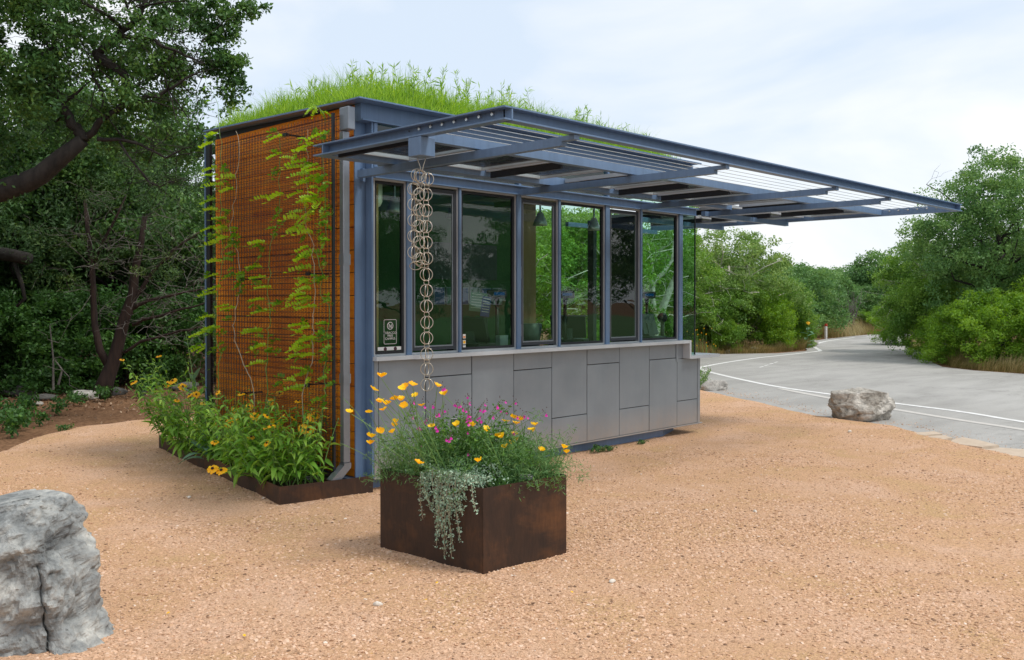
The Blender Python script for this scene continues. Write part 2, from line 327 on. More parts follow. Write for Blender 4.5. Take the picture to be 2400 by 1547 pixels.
class MB:
    def __init__(s): s.V = []; s.F = []; s.T = []
    def add(s, vs, fs, tint=0.5):
        b = len(s.V); s.V += [tuple(v) for v in vs]; s.F += [tuple(b + i for i in f) for f in fs]; s.T += [tint] * len(fs)
    def box(s, x0, x1, y0, y1, z0, z1, m=None):
        vs = [(x0, y0, z0), (x1, y0, z0), (x1, y1, z0), (x0, y1, z0), (x0, y0, z1), (x1, y0, z1), (x1, y1, z1), (x0, y1, z1)]
        if m is not None: vs = [tuple(m @ Vector(v)) for v in vs]
        s.add(vs, [(0, 3, 2, 1), (4, 5, 6, 7), (0, 1, 5, 4), (1, 2, 6, 5), (2, 3, 7, 6), (3, 0, 4, 7)])
        return s
    def bbox(s, x0, x1, y0, y1, z0, z1, b=0.004):      # box with chamfered long edges
        bm = bmesh.new(); bmesh.ops.create_cube(bm, size=1)
        for v in bm.verts:
            v.co = ((x0 + x1) / 2 + v.co.x * (x1 - x0), (y0 + y1) / 2 + v.co.y * (y1 - y0), (z0 + z1) / 2 + v.co.z * (z1 - z0))
        bmesh.ops.bevel(bm, geom=bm.edges[:], offset=b, segments=1, affect='EDGES')
        bm.verts.index_update()
        s.add([v.co[:] for v in bm.verts], [[v.index for v in f.verts] for f in bm.faces]); bm.free()
        return s
    def tube(s, pts, r, k=6, cap=True, tint=0.5):
        pts = [Vector(p) for p in pts]; n = len(pts)
        if not hasattr(r, '__len__'): r = [r] * n
        t0 = (pts[1] - pts[0]).normalized()
        u = t0.orthogonal().normalized(); vs = []
        for i, p in enumerate(pts):
            t = ((pts[min(i + 1, n - 1)] - pts[max(i - 1, 0)]) or t0).normalized()
            u = (u - t * u.dot(t)); u = u.normalized() if u.length > 1e-6 else t.orthogonal().normalized()
            w_ = t.cross(u)
            for j in range(k):
                a = 2 * PI * j / k; vs.append(p + (u * math.cos(a) + w_ * math.sin(a)) * r[i])
        fs = [(i * k + j, i * k + (j + 1) % k, (i + 1) * k + (j + 1) % k, (i + 1) * k + j) for i in range(n - 1) for j in range(k)]
        if cap: fs += [tuple(range(k))[::-1], tuple((n - 1) * k + j for j in range(k))]
        s.add(vs, fs, tint); return s
    def prism(s, poly, d, axis):                     # poly in the two other axes, extruded d=(a,b) along axis
        n = len(poly); vs = []
        for e in d:
            for a, b in poly:
                vs.append({'X': (e, a, b), 'Y': (a, e, b), 'Z': (a, b, e)}[axis])
        fs = [tuple(range(n)), tuple(range(n, 2 * n))[::-1]] + [(i, (i + 1) % n, n + (i + 1) % n, n + i) for i in range(n)]
        s.add(vs, fs); return s
    def mesh(s, name, smooth=False, origin=(0, 0, 0)):
        me = D.meshes.new(name); ox, oy, oz = origin
        me.from_pydata([(x - ox, y - oy, z - oz) for x, y, z in s.V], [], s.F)
        a = me.attributes.new('tint', 'FLOAT', 'FACE'); a.data.foreach_set('value', np.asarray(s.T, np.float32))
        bm = bmesh.new(); bm.from_mesh(me); bmesh.ops.recalc_face_normals(bm, faces=bm.faces[:]); bm.to_mesh(me); bm.free()
        if smooth:
            for pl in me.polygons: pl.use_smooth = True
        return me
    def build(s, name, m, parent=None, smooth=False, origin=None):
        if origin is None: origin = tuple(parent.location) if parent is not None and parent.type == 'EMPTY' else (0, 0, 0)
        return link(name, s.mesh(name, smooth, origin), m, parent)
def box_part(name, m, parent, *d, b=0.0):
    q = MB()
    if b: q.bbox(*d, b=b)
    else: q.box(*d)
    return q.build(name, m, parent)

# leaves: rhombus leaf per centre
def leaf_arrays(Cn, size, seed, aspect=0.5, droop=0.0, jitter=0.35, flat=0.0, dirs=None, bend=0.12, norms=None):
    g = np.random.default_rng(seed); n = len(Cn)
    d = g.normal(size=(n, 3)) if dirs is None else dirs + g.normal(size=(n, 3)) * 0.5
    d[:, 2] -= droop; d /= np.linalg.norm(d, axis=1)[:, None] + 1e-9
    q = g.normal(size=(n, 3)); q[:, 2] += flat
    if norms is not None: q = q * 0.55 + norms * 1.2
    nn = q - d * (q * d).sum(1)[:, None]; nn /= np.linalg.norm(nn, axis=1)[:, None] + 1e-9
    sd_ = np.cross(d, nn)
    Ls = size * (1 + jitter * g.uniform(-1, 1, n))[:, None]; W = Ls * aspect * 0.5
    V = np.stack([Cn, Cn + d * Ls * 0.5 + sd_ * W + nn * Ls * bend, Cn + d * Ls, Cn + d * Ls * 0.5 - sd_ * W + nn * Ls * bend], 1).reshape(-1, 3)
    F = np.arange(4 * n).reshape(-1, 4)
    return V, F, g.uniform(0, 1, n)
def leaf_mesh(name, Cn, size, seed, **k):
    if isinstance(Cn, CP):
        V, F, T = leaf_arrays(Cn.P, size, seed, norms=Cn.N, **k); T = Cn.T
    else: V, F, T = leaf_arrays(np.asarray(Cn, float), size, seed, **k)
    return np_mesh(name, V, F, T)

# clumped crown: many leaf clumps through a lobed volume
class CP:                                           # leaf centres with outward normals and a tint per clump
    def __init__(s, P, Nn, T): s.P, s.N, s.T = P, Nn, T
    def shift(s, v_): return CP(s.P - np.asarray(v_), s.N, s.T)
    def __add__(s, o): return CP(np.concatenate([s.P, o.P]), np.concatenate([s.N, o.N]), np.concatenate([s.T, o.T]))
def crown_points(lobes, nclump, per, clump_r, seed, shell=0.55, flatten=0.72):
    g = np.random.default_rng(seed); P_, N_, T_ = [], [], []
    vol = np.array([a * b * c for (_, (a, b, c)) in lobes]) ** 0.7; vol /= vol.sum()
    for (cn, ax), fr in zip(lobes, vol):
        k = max(3, int(nclump * fr)); lt = g.uniform(-.18, .18)
        v = g.normal(size=(k, 3)); v /= np.linalg.norm(v, axis=1)[:, None]
        rr = shell + (1 - shell) * g.uniform(0, 1, k) ** 0.6
        rr *= 1 + 0.16 * g.normal(size=k)
        cc = np.array(cn) + v * rr[:, None] * np.array(ax)
        for q in cc:
            m_ = int(per * g.uniform(0.4, 1.5)); s_ = clump_r * g.uniform(0.6, 1.5)
            d = g.normal(size=(m_, 3)); d[:, 2] += 0.45; d /= np.linalg.norm(d, axis=1)[:, None]
            P_.append(q + d * s_ * (g.uniform(0.35, 1.0, m_) ** 0.6)[:, None] * np.array([1, 1, flatten]) + g.normal(size=(m_, 3)) * s_ * 0.10)
            N_.append(d); T_.append(np.clip(0.5 + lt + g.normal() * 0.13 + g.normal(size=m_) * 0.16, 0, 1))
    return CP(np.concatenate(P_), np.concatenate(N_), np.concatenate(T_))
def wob_path(p0, p1, n, amp, rg):
    p0, p1 = Vector(p0), Vector(p1); L_ = (p1 - p0).length
    pts = [p0]
    for i in range(1, n):
        f = i / n
        pts.append(p0.lerp(p1, f) + Vector((rg.uniform(-1, 1), rg.uniform(-1, 1), rg.uniform(-0.6, 0.9))) * amp * L_)
    pts.append(p1); return pts
def twigs(mb, pts, r0, r1, rg, nside=0, sl=0.6, k=6, levels=1):
    n = len(pts); rs = [r0 + (r1 - r0) * i / (n - 1) for i in range(n)]
    mb.tube(pts, rs, k)
    if levels > 0:
        for _ in range(nside):
            i = rg.randrange(max(1, n // 3), n); p = Vector(pts[i])
            d = Vector((rg.gauss(0, 1), rg.gauss(0, 1), rg.gauss(0.15, 0.7))).normalized() * sl * rg.uniform(0.5, 1.3)
            twigs(mb, wob_path(p, p + d, 3, 0.12, rg), max(rs[i] * 0.5, 0.004), 0.002, rg, nside // 2, sl * 0.5, 4 if k > 4 else 3, levels - 1)

# ================================================================== THE SETTING
def inside(poly, x, y):
    c = np.zeros(x.shape, bool); n = len(poly)
    for i in range(n):
        x0, y0 = poly[i]; x1, y1 = poly[(i + 1) % n]
        k = ((y0 > y) != (y1 > y)) & (x < (x1 - x0) * (y - y0) / ((y1 - y0) or 1e-9) + x0)
        c ^= k
    return c
def pdist(poly, x, y):
    d = np.full(x.shape, 1e9); n = len(poly)
    for i in range(n):
        a = np.array(poly[i]); b = np.array(poly[(i + 1) % n]); ab = b - a
        tt = np.clip(((x - a[0]) * ab[0] + (y - a[1]) * ab[1]) / (ab @ ab), 0, 1)
        d = np.minimum(d, np.hypot(x - a[0] - tt * ab[0], y - a[1] - tt * ab[1]))
    return d
q = MB(); q.add([(-400, -400, -0.06), (500, -400, -0.06), (500, 500, -0.06), (-400, 500, -0.06)], [(0, 1, 2, 3)])
g_o = q.build('ground', M['ground']); tag(g_o, 'brown woodland soil under the trees and grass strips', kind='structure')

GRAV = [(-1.42, 4.94), (-0.91, 5.72), (-0.15, 6.31), (0.63, 6.4), (3, 5.7), (6, 5.2), (10.31, 3.45), (9.35, 2.09), (8.91, 1.27), (7.77, -0.31), (7.52, -1.55),
        (6.9, -2.2), (6.45, -2.78), (6.08, -3.36), (5.0, -5.0), (3, -8.5), (0, -12), (-5, -13), (-9, -10), (-9, -4), (-6.5, 0), (-3.6, 3.0)]
ROAD = [(9.9, 3.1), (8.9, 2.0), (8.4, 1.2), (7.1, -0.4), (6.9, -1.5), (6.0, -2.6), (5.3, -3.5), (4.0, -6.5), (1.5, -10.5), (-3, -16), (6, -24), (13, -16), (17.3, -6), (18.29, -0.07), (18.63, 1.12),
        (19.32, 2.07), (21.82, 3.33), (25.66, 4.66), (27.62, 5.88), (30.0, 7.2), (37.0, 9.8), (44, 9.9), (58, 9.0), (58, 13), (43.5, 12.32), (40, 12.69), (35.5, 12.2), (31, 11.35),
        (27, 9.7), (24.4, 8.2), (23.75, 7.95), (21.96, 8.03), (19.95, 9.27), (15.6, 8.3), (13.0, 7.0), (11.2, 5.2), (10.2, 3.9)]
def sheet(name, poly, z, m, label):
    vs = [Vector((x, y, z)) for x, y in poly]; fs = []
    for a, b, c_ in tessellate_polygon([vs]):
        up = (vs[b] - vs[a]).cross(vs[c_] - vs[a]).z > 0
        fs.append((a, b, c_) if up else (a, c_, b))
    me = D.meshes.new(name); me.from_pydata(vs, [], fs); me.update()
    return tag(link(name, me, m), label, kind='structure')
sheet('road', ROAD, -0.030, M['road'], 'pale grey asphalt road curving away past the kiosk')
sheet('lawn', [(18.4, -2.5), (17.5, -6), (13.2, -16), (6.2, -24), (-3, -30), (10, -70), (90, -60), (90, -2)], -0.050, M['lawn'], 'green lawn across the road to the right')
def smooth(pts, it=2):
    for _ in range(it):
        o_ = [pts[0]]
        for a, b in zip(pts, pts[1:]):
            o_ += [(a[0] * .75 + b[0] * .25, a[1] * .75 + b[1] * .25), (a[0] * .25 + b[0] * .75, a[1] * .25 + b[1] * .75)]
        pts = o_ + [pts[-1]]
    return pts
def stripe(name, pts, wd, z, m, label):
    pts = smooth(pts); vs = []; n = len(pts)
    for i, p in enumerate(pts):
        a = Vector(pts[max(i - 1, 0)]); b = Vector(pts[min(i + 1, n - 1)]); t = (b - a).normalized()
        nn = Vector((-t.y, t.x)) * wd / 2
        vs += [(p[0] + nn.x, p[1] + nn.y, z), (p[0] - nn.x, p[1] - nn.y, z)]
    fs = [(2 * i, 2 * i + 1, 2 * i + 3, 2 * i + 2) for i in range(n - 1)]
    q = MB(); q.add(vs, fs); return tag(q.build(name, m), label, kind='structure')
stripe('road_line', [(5.2, -10), (7.6, -5.6), (9.09, -2.55), (9.8, -1.53), (10.2, -0.33), (10.83, 0.95), (11.4, 2.31), (12.5, 3.81), (13.36, 4.86), (14.1, 5.75), (14.7, 6.25), (15.7, 6.55), (16.9, 6.82), (19.1, 7.22), (22.0, 7.38), (24.0, 7.55), (24.7, 7.9), (25.8, 8.6), (27.7, 9.6), (30, 10.45), (32.5, 11.1), (35.8, 11.6)], 0.13, -0.026, M['line'], 'white painted edge line curving along the road')
stripe('road_line', [(4.4, -9.4), (6.8, -5.4), (8.33, -2.75), (8.66, -1.97), (9.33, -0.73), (10.28, 0.86), (11.2, 2.2)], 0.15, -0.026, M['old_line'], 'faded pale line beside the white edge line of the road')
for i in range(4):
    a = Vector((37.3 + i * 2.2, 11.7 - i * 0.15)); stripe('lane_dash', [(a.x, a.y), (a.x + 1.2, a.y - 0.07)], 0.14, -0.026, M['line'], 'short white dashes far along the road')
for i in range(4):
    a = Vector((15.9 + i * .62, 5.25 + i * .2)); stripe('lane_dash', [(a.x, a.y), (a.x + .4, a.y + 0.11)], 0.05, -0.026, M['line'], 'small white dashes on the near curve of the road')

# gravel pad
st = 0.11
gx = np.arange(-9.3, 10.8, st); gy = np.arange(-13.3, 6.8, st); X_, Y_ = np.meshgrid(gx, gy)
ins = inside(GRAV, X_, Y_); dd = pdist(GRAV, X_, Y_); sdist = np.where(ins, dd, -dd)
rg_ = np.random.default_rng(3)
def vnoise(x, y, s):
    f = np.vectorize(lambda a, b: noise.noise((a * s, b * s, 3.1)))
    return f(x, y)
nb = vnoise(X_, Y_, 0.55); ns = vnoise(X_, Y_, 2.1)
edge = np.clip((sdist + 0.06 + 0.05 * ns) / 0.32, 0, 1); edge = edge * edge * (3 - 2 * edge)
PLQ = [(-0.99, -2.378), (-0.315, -2.442), (-0.354, -1.504), (-1.029, -1.44)]; BDQ = [(-0.827, 0.127), (-0.02, -0.026), (-0.1, 3.5), (-0.24, 3.55)]; KIQ = [(0.0, 0.075), (4.35, 0.075), (4.9, 0.3), (4.9, 2.25), (0, 2.25)]
heap = np.zeros(X_.shape)
for pq_ in (PLQ, BDQ, KIQ): heap = np.maximum(heap, np.where(inside(pq_, X_, Y_), 1.0, np.exp(-pdist(pq_, X_, Y_) / 0.07)))
heap = np.maximum(heap, np.exp(-np.maximum(0, np.hypot(X_ - 7.88, (Y_ + .83) * 1.0) - .42) / .09))
dipb = np.exp(-(((X_ + 2.75) / .3) ** 2 + ((Y_ + 1.95) / .35) ** 2))
Z_ = -0.075 + edge * 0.078 + edge * (0.010 * nb + 0.006 * ns) - 0.03 * dipb + 0.022 * heap * (0.6 + 0.8 * ns)
keep = sdist > -0.16
kk = keep[:-1, :-1] & keep[1:, :-1] & keep[:-1, 1:] & keep[1:, 1:]
W_ = X_.shape[1]; idx = np.arange(X_.size).reshape(X_.shape)
F_ = np.stack([idx[:-1, :-1][kk], idx[:-1, 1:][kk], idx[1:, 1:][kk], idx[1:, :-1][kk]], 1)
used, inv = np.unique(F_, return_inverse=True); F_ = inv.reshape(F_.shape)
V_ = np.stack([X_.ravel(), Y_.ravel(), Z_.ravel()], 1)[used]
gm = np_mesh('gravel', V_, F_, None, True)
grav = tag(link('gravel', gm, M['gravel']), 'pinkish tan crushed granite gravel around the kiosk', kind='structure')
# loose chips: denser on the part of the pad in front of the kiosk
cx_, cy_ = -4.735, -6.268
dv = np.hypot(V_[:, 0] - cx_, V_[:, 1] - cy_); fw = ((V_[:, 0] - cx_) * math.cos(HEAD) + (V_[:, 1] - cy_) * math.sin(HEAD)) / np.maximum(dv, .01)
den = np.where(dv < 7.2, 5200, np.where(dv < 10, 2600, np.where(dv < 14.5, 900, 250))).astype(np.float32)
den *= ((fw > 0.62) & (dv > 3.0)) * np.clip((sdist.ravel()[used] + 0.12) / 0.1, 0, 1)
patch = np.clip(0.60 + 0.8 * nb.ravel()[used] + 0.8 * ns.ravel()[used], 0.08, 1.2) + 0.8 * heap.ravel()[used]; den = (den * patch).astype(np.float32)
sm_ = D.meshes.new('loose_gravel'); 
smesh = np_mesh('loose_gravel', V_, F_)
a = smesh.attributes.new('dens', 'FLOAT', 'POINT'); a.data.foreach_set('value', den)
chips = tag(link('loose_gravel', smesh, M['chip']), 'loose pink granite chips over the gravel pad', kind='stuff'); D.meshes.remove(sm_)
ng = D.node_groups.new('chips', 'GeometryNodeTree')
ng.interface.new_socket('Geometry', in_out='INPUT', socket_type='NodeSocketGeometry'); ng.interface.new_socket('Geometry', in_out='OUTPUT', socket_type='NodeSocketGeometry')
gi = ng.nodes.new('NodeGroupInput'); go = ng.nodes.new('NodeGroupOutput'); A_ = ng.nodes.new; K_ = ng.links.new
dp = A_('GeometryNodeDistributePointsOnFaces'); na = A_('GeometryNodeInputNamedAttribute'); na.data_type = 'FLOAT'; na.inputs[0].default_value = 'dens'
K_(gi.outputs[0], dp.inputs['Mesh']); K_(na.outputs[0], dp.inputs['Density'])
ic = A_('GeometryNodeMeshIcoSphere'); ic.inputs['Radius'].default_value = 1.0; ic.inputs['Subdivisions'].default_value = 1
sp = A_('GeometryNodeSetPosition'); rv = A_('FunctionNodeRandomValue'); rv.data_type = 'FLOAT_VECTOR'
rv.inputs[0].default_value = (-.35, -.35, -.3); rv.inputs[1].default_value = (.35, .35, .3)
K_(ic.outputs[0], sp.inputs['Geometry']); K_(rv.outputs[0], sp.inputs['Offset'])
smt = A_('GeometryNodeSetMaterial'); smt.inputs['Material'].default_value = M['chip']; K_(sp.outputs[0], smt.inputs['Geometry'])
ip = A_('GeometryNodeInstanceOnPoints'); K_(dp.outputs['Points'], ip.inputs['Points']); K_(smt.outputs[0], ip.inputs['Instance'])
rr = A_('FunctionNodeRandomValue'); rr.data_type = 'FLOAT_VECTOR'; rr.inputs[0].default_value = (-.5, -.5, 0); rr.inputs[1].default_value = (.5, .5, 6.28)
er = A_('FunctionNodeEulerToRotation'); K_(rr.outputs[0], er.inputs[0]); K_(er.outputs[0], ip.inputs['Rotation'])
rs = A_('FunctionNodeRandomValue'); rs.data_type = 'FLOAT'; rs.inputs[2].default_value = 0.0; rs.inputs[3].default_value = 1.0
pw = A_('ShaderNodeMath'); pw.operation = 'POWER'; pw.inputs[1].default_value = 4.0; K_(rs.outputs[1], pw.inputs[0])
mr = A_('ShaderNodeMapRange'); mr.inputs['To Min'].default_value = 0.0036; mr.inputs['To Max'].default_value = 0.0115; K_(pw.outputs[0], mr.inputs['Value'])
cv = A_('ShaderNodeCombineXYZ'); m6 = A_('ShaderNodeMath'); m6.operation = 'MULTIPLY'; m6.inputs[1].default_value = 0.62; K_(mr.outputs[0], m6.inputs[0])
m7 = A_('ShaderNodeMath'); m7.operation = 'MULTIPLY'; m7.inputs[1].default_value = 1.35; K_(mr.outputs[0], m7.inputs[0])
K_(m7.outputs[0], cv.inputs[0]); K_(mr.outputs[0], cv.inputs[1]); K_(m6.outputs[0], cv.inputs[2]); K_(cv.outputs[0], ip.inputs['Scale'])
K_(ip.outputs[0], go.inputs[0])
mo = chips.modifiers.new('chips', 'NODES'); mo.node_group = ng
# grit spilled over the edge of the asphalt
onr = (sdist < -0.02) & (sdist > -1.0) & inside(ROAD, X_, Y_) & (X_ > 3)
ko = onr[:-1, :-1] & onr[1:, :-1] & onr[:-1, 1:] & onr[1:, 1:]
F2_ = np.stack([idx[:-1, :-1][ko], idx[:-1, 1:][ko], idx[1:, 1:][ko], idx[1:, :-1][ko]], 1); us2, iv2 = np.unique(F2_, return_inverse=True)
V2_ = np.stack([X_.ravel(), Y_.ravel(), np.full(X_.size, -0.029)], 1)[us2]; sp2 = np_mesh('spilled_gravel', V2_, iv2.reshape(F2_.shape))
a = sp2.attributes.new('dens', 'FLOAT', 'POINT'); a.data.foreach_set('value', (1500 * np.exp(sdist.ravel()[us2] / 0.16) + 12).astype(np.float32))
spl = tag(link('spilled_gravel', sp2, M['chip']), 'pink grit spilled over the edge of the asphalt', kind='stuff'); mo = spl.modifiers.new('chips', 'NODES'); mo.node_group = ng

# flagstones at the pad's edge
FLAGS = [([(6.78, -1.90), (7.10, -2.08), (6.93, -2.22), (6.62, -2.12)], 'narrow pale flagstone at the pad edge, nearest the boulder'),
         ([(6.45, -2.19), (6.66, -2.2), (6.86, -2.29), (6.70, -2.42), (6.42, -2.40), (6.33, -2.3)], 'rounded cream flagstone just below the narrow one at the pad edge'),
         ([(6.68, -2.46), (6.84, -2.5), (6.72, -2.72), (6.48, -3.0), (6.20, -2.9), (6.22, -2.64), (6.40, -2.50)], 'long pale flagstone in the middle of the row beside the road'),
         ([(6.02, -2.98), (6.30, -3.06), (6.36, -3.30), (6.0, -3.75), (5.75, -3.5), (5.85, -3.1)], 'pale flagstone at the right end of the row beside the road')]
for poly, lab in FLAGS:
    cxx = sum(p_[0] for p_ in poly) / len(poly); cyy = sum(p_[1] for p_ in poly) / len(poly)
    bm = bmesh.new(); fr_ = random.Random(len(poly)); ps = [(x + fr_.uniform(-.018, .018), y + fr_.uniform(-.018, .018)) for (x0, y0), (x1, y1) in zip(poly, poly[1:] + poly[:1]) for x, y in ((x0, y0), (x0 * .66 + x1 * .34, y0 * .66 + y1 * .34), (x0 * .33 + x1 * .67, y0 * .33 + y1 * .67))]
    f = bm.faces.new([bm.verts.new((x - cxx, y - cyy, 0)) for x, y in ps]); r_ = bmesh.ops.extrude_face_region(bm, geom=[f])
    for v_ in [e for e in r_['geom'] if isinstance(e, bmesh.types.BMVert)]: v_.co.z += 0.075; v_.co.x *= 0.97; v_.co.y *= 0.97
    bmesh.ops.recalc_face_normals(bm, faces=bm.faces[:]); me = D.meshes.new('flagstone'); bm.to_mesh(me); bm.free()
    tag(link('flagstone', me, M['flag'], None, (cxx, cyy, -0.068)), lab, 'flagstone', 'flagstones along the road edge')

# ================================================================== THE KIOSK
KI = thing('ticket_kiosk', 'blue-grey steel kiosk with grassy roof, orange timber side and broad front canopy', 'kiosk')
S = M['steel']
XE = 5.03
# --- left wall: orange planks
box_part('sheathing', M['black'], KI, -0.085, -0.04, 0.105, 2.49, 0.16, 3.28)
for k in range(-8, 9):
    z0 = 1.679 + 0.193 * k; z1 = z0 + 0.187
    z0 = max(z0, 0.13); z1 = min(z1, 3.282)
    if z1 - z0 < 0.03: continue
    pl = MB(); pl.bbox(-0.11, -0.088, 0.104, 2.50, z0, z1, b=0.003); pl.build('plank', M['cedar'], KI)
# --- corner column (H section) and return
box_part('corner_post', S, KI, -0.118, 0.0, 0.088, 0.10, 0.115, 3.16)
box_part('post_web', S, KI, -0.066, -0.054, 0.1025, 0.30, 0.115, 3.0)
box_part('return_strip', S, KI, -0.008, 0.011, 0.0, 0.086, 0.12, 3.14)
box_part('post_foot', S, KI, -0.17, 0.0, 0.11, 0.32, 0.095, 0.128)
# --- front cladding panels
q = MB(); q.box(0.02, XE - 0.01, 0.012, 0.06, 0.125, 0.93); q.box(0.02, 4.65, 0.012, 0.06, 0.9305, 1.115); q.build('backing', M['black'], KI)
edges = [0.058, 0.583, 1.148, 1.712, 2.274, 2.838, 3.401, 3.964, 4.528, 4.968]
GAP = 0.008
box_part('edge_trim', M['panel'], KI, 0.013, 0.054, -0.004, 0.010, 0.125, 1.118)
box_part('edge_trim', M['panel'], KI, 4.974, XE, -0.004, 0.060, 0.125, 0.945)
for i in range(9):
    x0, x1 = edges[i] + GAP / 2, edges[i + 1] - GAP / 2
    top = 1.117 if i < 8 else 0.93
    seam = 0.945 if i % 2 == 1 else 0.421
    for j, (z0, z1) in enumerate(((0.128, seam - GAP / 2), (seam + GAP / 2, top))):
        dx = 0.0 + 0.0015 * ((i * 2 + j) % 3)
        pl = MB(); pl.bbox(x0, x1, -dx - 0.002, 0.010, z0, z1, b=0.0025); pl.build('cladding_panel', M['panel'], KI)
pl = MB(); pl.bbox(4.5305, 4.655, -0.002, 0.010, 0.934, 1.117, b=0.0025); pl.build('cladding_panel', M['panel'], KI)
box_part('drip_edge', M['panel'], KI, 0.0, XE + 0.03, -0.022, 0.03, 0.112, 0.124, b=0.003)
pl = MB(); pl.prism([(0.0, 0.075), (4.35, 0.075), (4.9, 0.3), (4.9, 2.25), (0.0, 2.25)], (-0.08, 0.111), 'Z'); pl.build('plinth', S, KI)
box_part('floor', M['steel_dark'], KI, 0.02, 5.02, 0.065, 2.29, 0.1125, 0.16)
# right end low wall
box_part('end_panel', M['panel'], KI, 4.985, XE, 0.061, 2.29, 0.125, 0.93)
# --- sill with a jog, waterfall end and lower shelf
pl = MB(); pl.prism([(0.0, -0.055), (0.40, -0.055), (0.425, -0.098), (4.655, -0.098), (4.655, 0.05), (0.0, 0.05)], (1.120, 1.156), 'Z'); pl.build('sill', M['sill'], KI)
box_part('sill_drop', M['sill'], KI, 4.657, 4.692, -0.098, 0.05, 0.935, 1.156)
box_part('shelf', M['sill'], KI, 4.694, 5.33, -0.098, 0.36, 0.930, 0.967)
box_part('sill_bracket', M['panel'], KI, 4.50, 4.545, -0.012, -0.0045, 0.90, 1.117)
# --- windows
ZB, ZT = 1.175, 2.672
wins = [(0.012, 0.365, 0), (0.42, 0.982, 1), (1.010, 1.752, 0), (1.81, 2.372, 1), (2.402, 3.146, 0), (3.217, 3.785, 1), (3.816, 4.559, 0)]
def frame_mb(x0, x1, y0, y1, z0, z1, w_):
    q = MB(); q.box(x0, x0 + w_, y0, y1, z0, z1); q.box(x1 - w_, x1, y0, y1, z0, z1)
    q.box(x0 + w_, x1 - w_, y0, y1, z0, z0 + w_); q.box(x0 + w_, x1 - w_, y0, y1, z1 - w_, z1); return q
for x0, x1, op in wins:
    f = frame_mb(x0, x1, 0.006, 0.05, ZB - 0.018, ZT, 0.016).build('window', M['alu'], KI)
    if op:
        f['label'] = 'openable window with an inner sash'
        s_ = frame_mb(x0 + 0.018, x1 - 0.018, 0.012, 0.045, ZB + 0.012, ZT - 0.03, 0.028).build('sash', M['steel_dark'], f)
        for hz in (1.28, 1.85): link('hinge', MB().box(x0 - 0.012, x0 + 0.004, -0.008, 0.0055, hz, hz + 0.12).mesh('hinge'), M['alu'], f)
        frame_mb(x0 + 0.048, x1 - 0.048, 0.018, 0.038, ZB + 0.042, ZT - 0.06, 0.012).build('bead', M['gutter'], f)
        MB().box(x0 + 0.0485, x1 - 0.0485, 0.024, 0.030, ZB + 0.0425, ZT - 0.0605).build('pane', M['glass'], f)
    else:
        frame_mb(x0 + 0.018, x1 - 0.018, 0.016, 0.045, ZB, ZT - 0.018, 0.022).build('gasket', M['black'], f)
        MB().box(x0 + 0.0405, x1 - 0.0405, 0.026, 0.032, ZB + 0.0225, ZT - 0.0405).build('pane', M['glass'], f)
for x0, x1 in ((0.367, 0.418), (0.984, 1.008), (1.754, 1.808), (2.374, 2.400), (3.148, 3.215), (3.787, 3.814), (4.561, 4.632)):
    box_part('mullion', S, KI, x0, x1, -0.012, 0.052, 1.1565, ZT)
# corner glass
MB().box(4.634, 4.693, 0.004, 0.014, 1.1575, 2.70).box(4.6935, 4.918, 0.004, 0.014, 0.968, 2.70).build('corner_pane', M['glass_clear'], KI)
MB().box(4.9185, 4.932, 0.002, 0.0155, 0.968, 2.70).build('glass_edge', M['steel_dark'], KI)
MB().box(4.92, 4.93, 0.016, 0.905, 0.968, 2.70).build('side_pane', M['glass_clear'], KI)
MB().box(4.92, 4.93, 1.30, 1.585, 0.965, 2.70).build('side_pane', M['glass_clear'], KI)
MB().box(4.92, 4.93, 1.69, 2.24, 0.965, 2.70).build('side_pane', M['glass_clear'], KI)
box_part('side_post', M['steel_dark'], KI, 4.89, 4.96, 1.588, 1.688, 0.13, 2.72)
box_part('door', M['steel_dark'], KI, 4.905, 4.945, 0.91, 1.295, 0.13, 2.70)
# --- head beam, clerestory, fascia
q = MB(); q.box(0.012, 4.93, -0.006, 0.05, 2.673, 2.76)
q.box(0.012, 4.93, -0.045, -0.0065, 2.752, 2.764); q.box(0.012, 4.93, -0.028, -0.0065, 2.673, 2.681); q.build('head_beam', S, KI)
q = MB(); q.box(0.014, 4.9, 0.020, 0.028, 2.766, 3.138); q.build('clerestory_pane', M['glass'], KI)
for x in (0.014, 0.42, 1.78, 3.18, 4.6):
    box_part('clerestory_post', S, KI, x, x + 0.034, -0.008, 0.05, 2.766, 3.138)
q = MB(); q.box(-0.118, 4.87, 0.0, 0.085, 3.140, 3.286); q.box(-0.118, 4.87, -0.030, -0.0005, 3.140, 3.154)
q.build('fascia', S, KI)
q = MB(); q.prism([(-0.14, 3.300), (-0.14, 3.288), (0.05, 3.287), (0.05, 3.300)], (-0.237, 4.84), 'X')
q.build('roof_flange', S, KI)
q = MB()   # roof edge channel along the timber side, rising slightly to the back
q.add([(-0.237, 0.052, 3.286), (-0.237, 2.51, 3.348), (-0.10, 2.51, 3.348), (-0.10, 0.052, 3.286), (-0.237, 0.052, 3.300), (-0.237, 2.51, 3.364), (-0.10, 2.51, 3.364), (-0.10, 0.052, 3.300)],
      [(0, 1, 2, 3), (4, 5, 6, 7), (0, 1, 5, 4), (1, 2, 6, 5), (2, 3, 7, 6), (3, 0, 4, 7)])
q.build('roof_flange', S, KI)
q = MB(); q.prism([(0.106, 3.2835), (2.42, 3.2835), (2.42, 3.343), (0.106, 3.2855)], (-0.108, -0.07), 'X'); q.build('roof_channel', M['steel_dark'], KI)
box_part('roof_channel', S, KI, 4.80, 4.84, 0.09, 2.42, 3.14, 3.284)
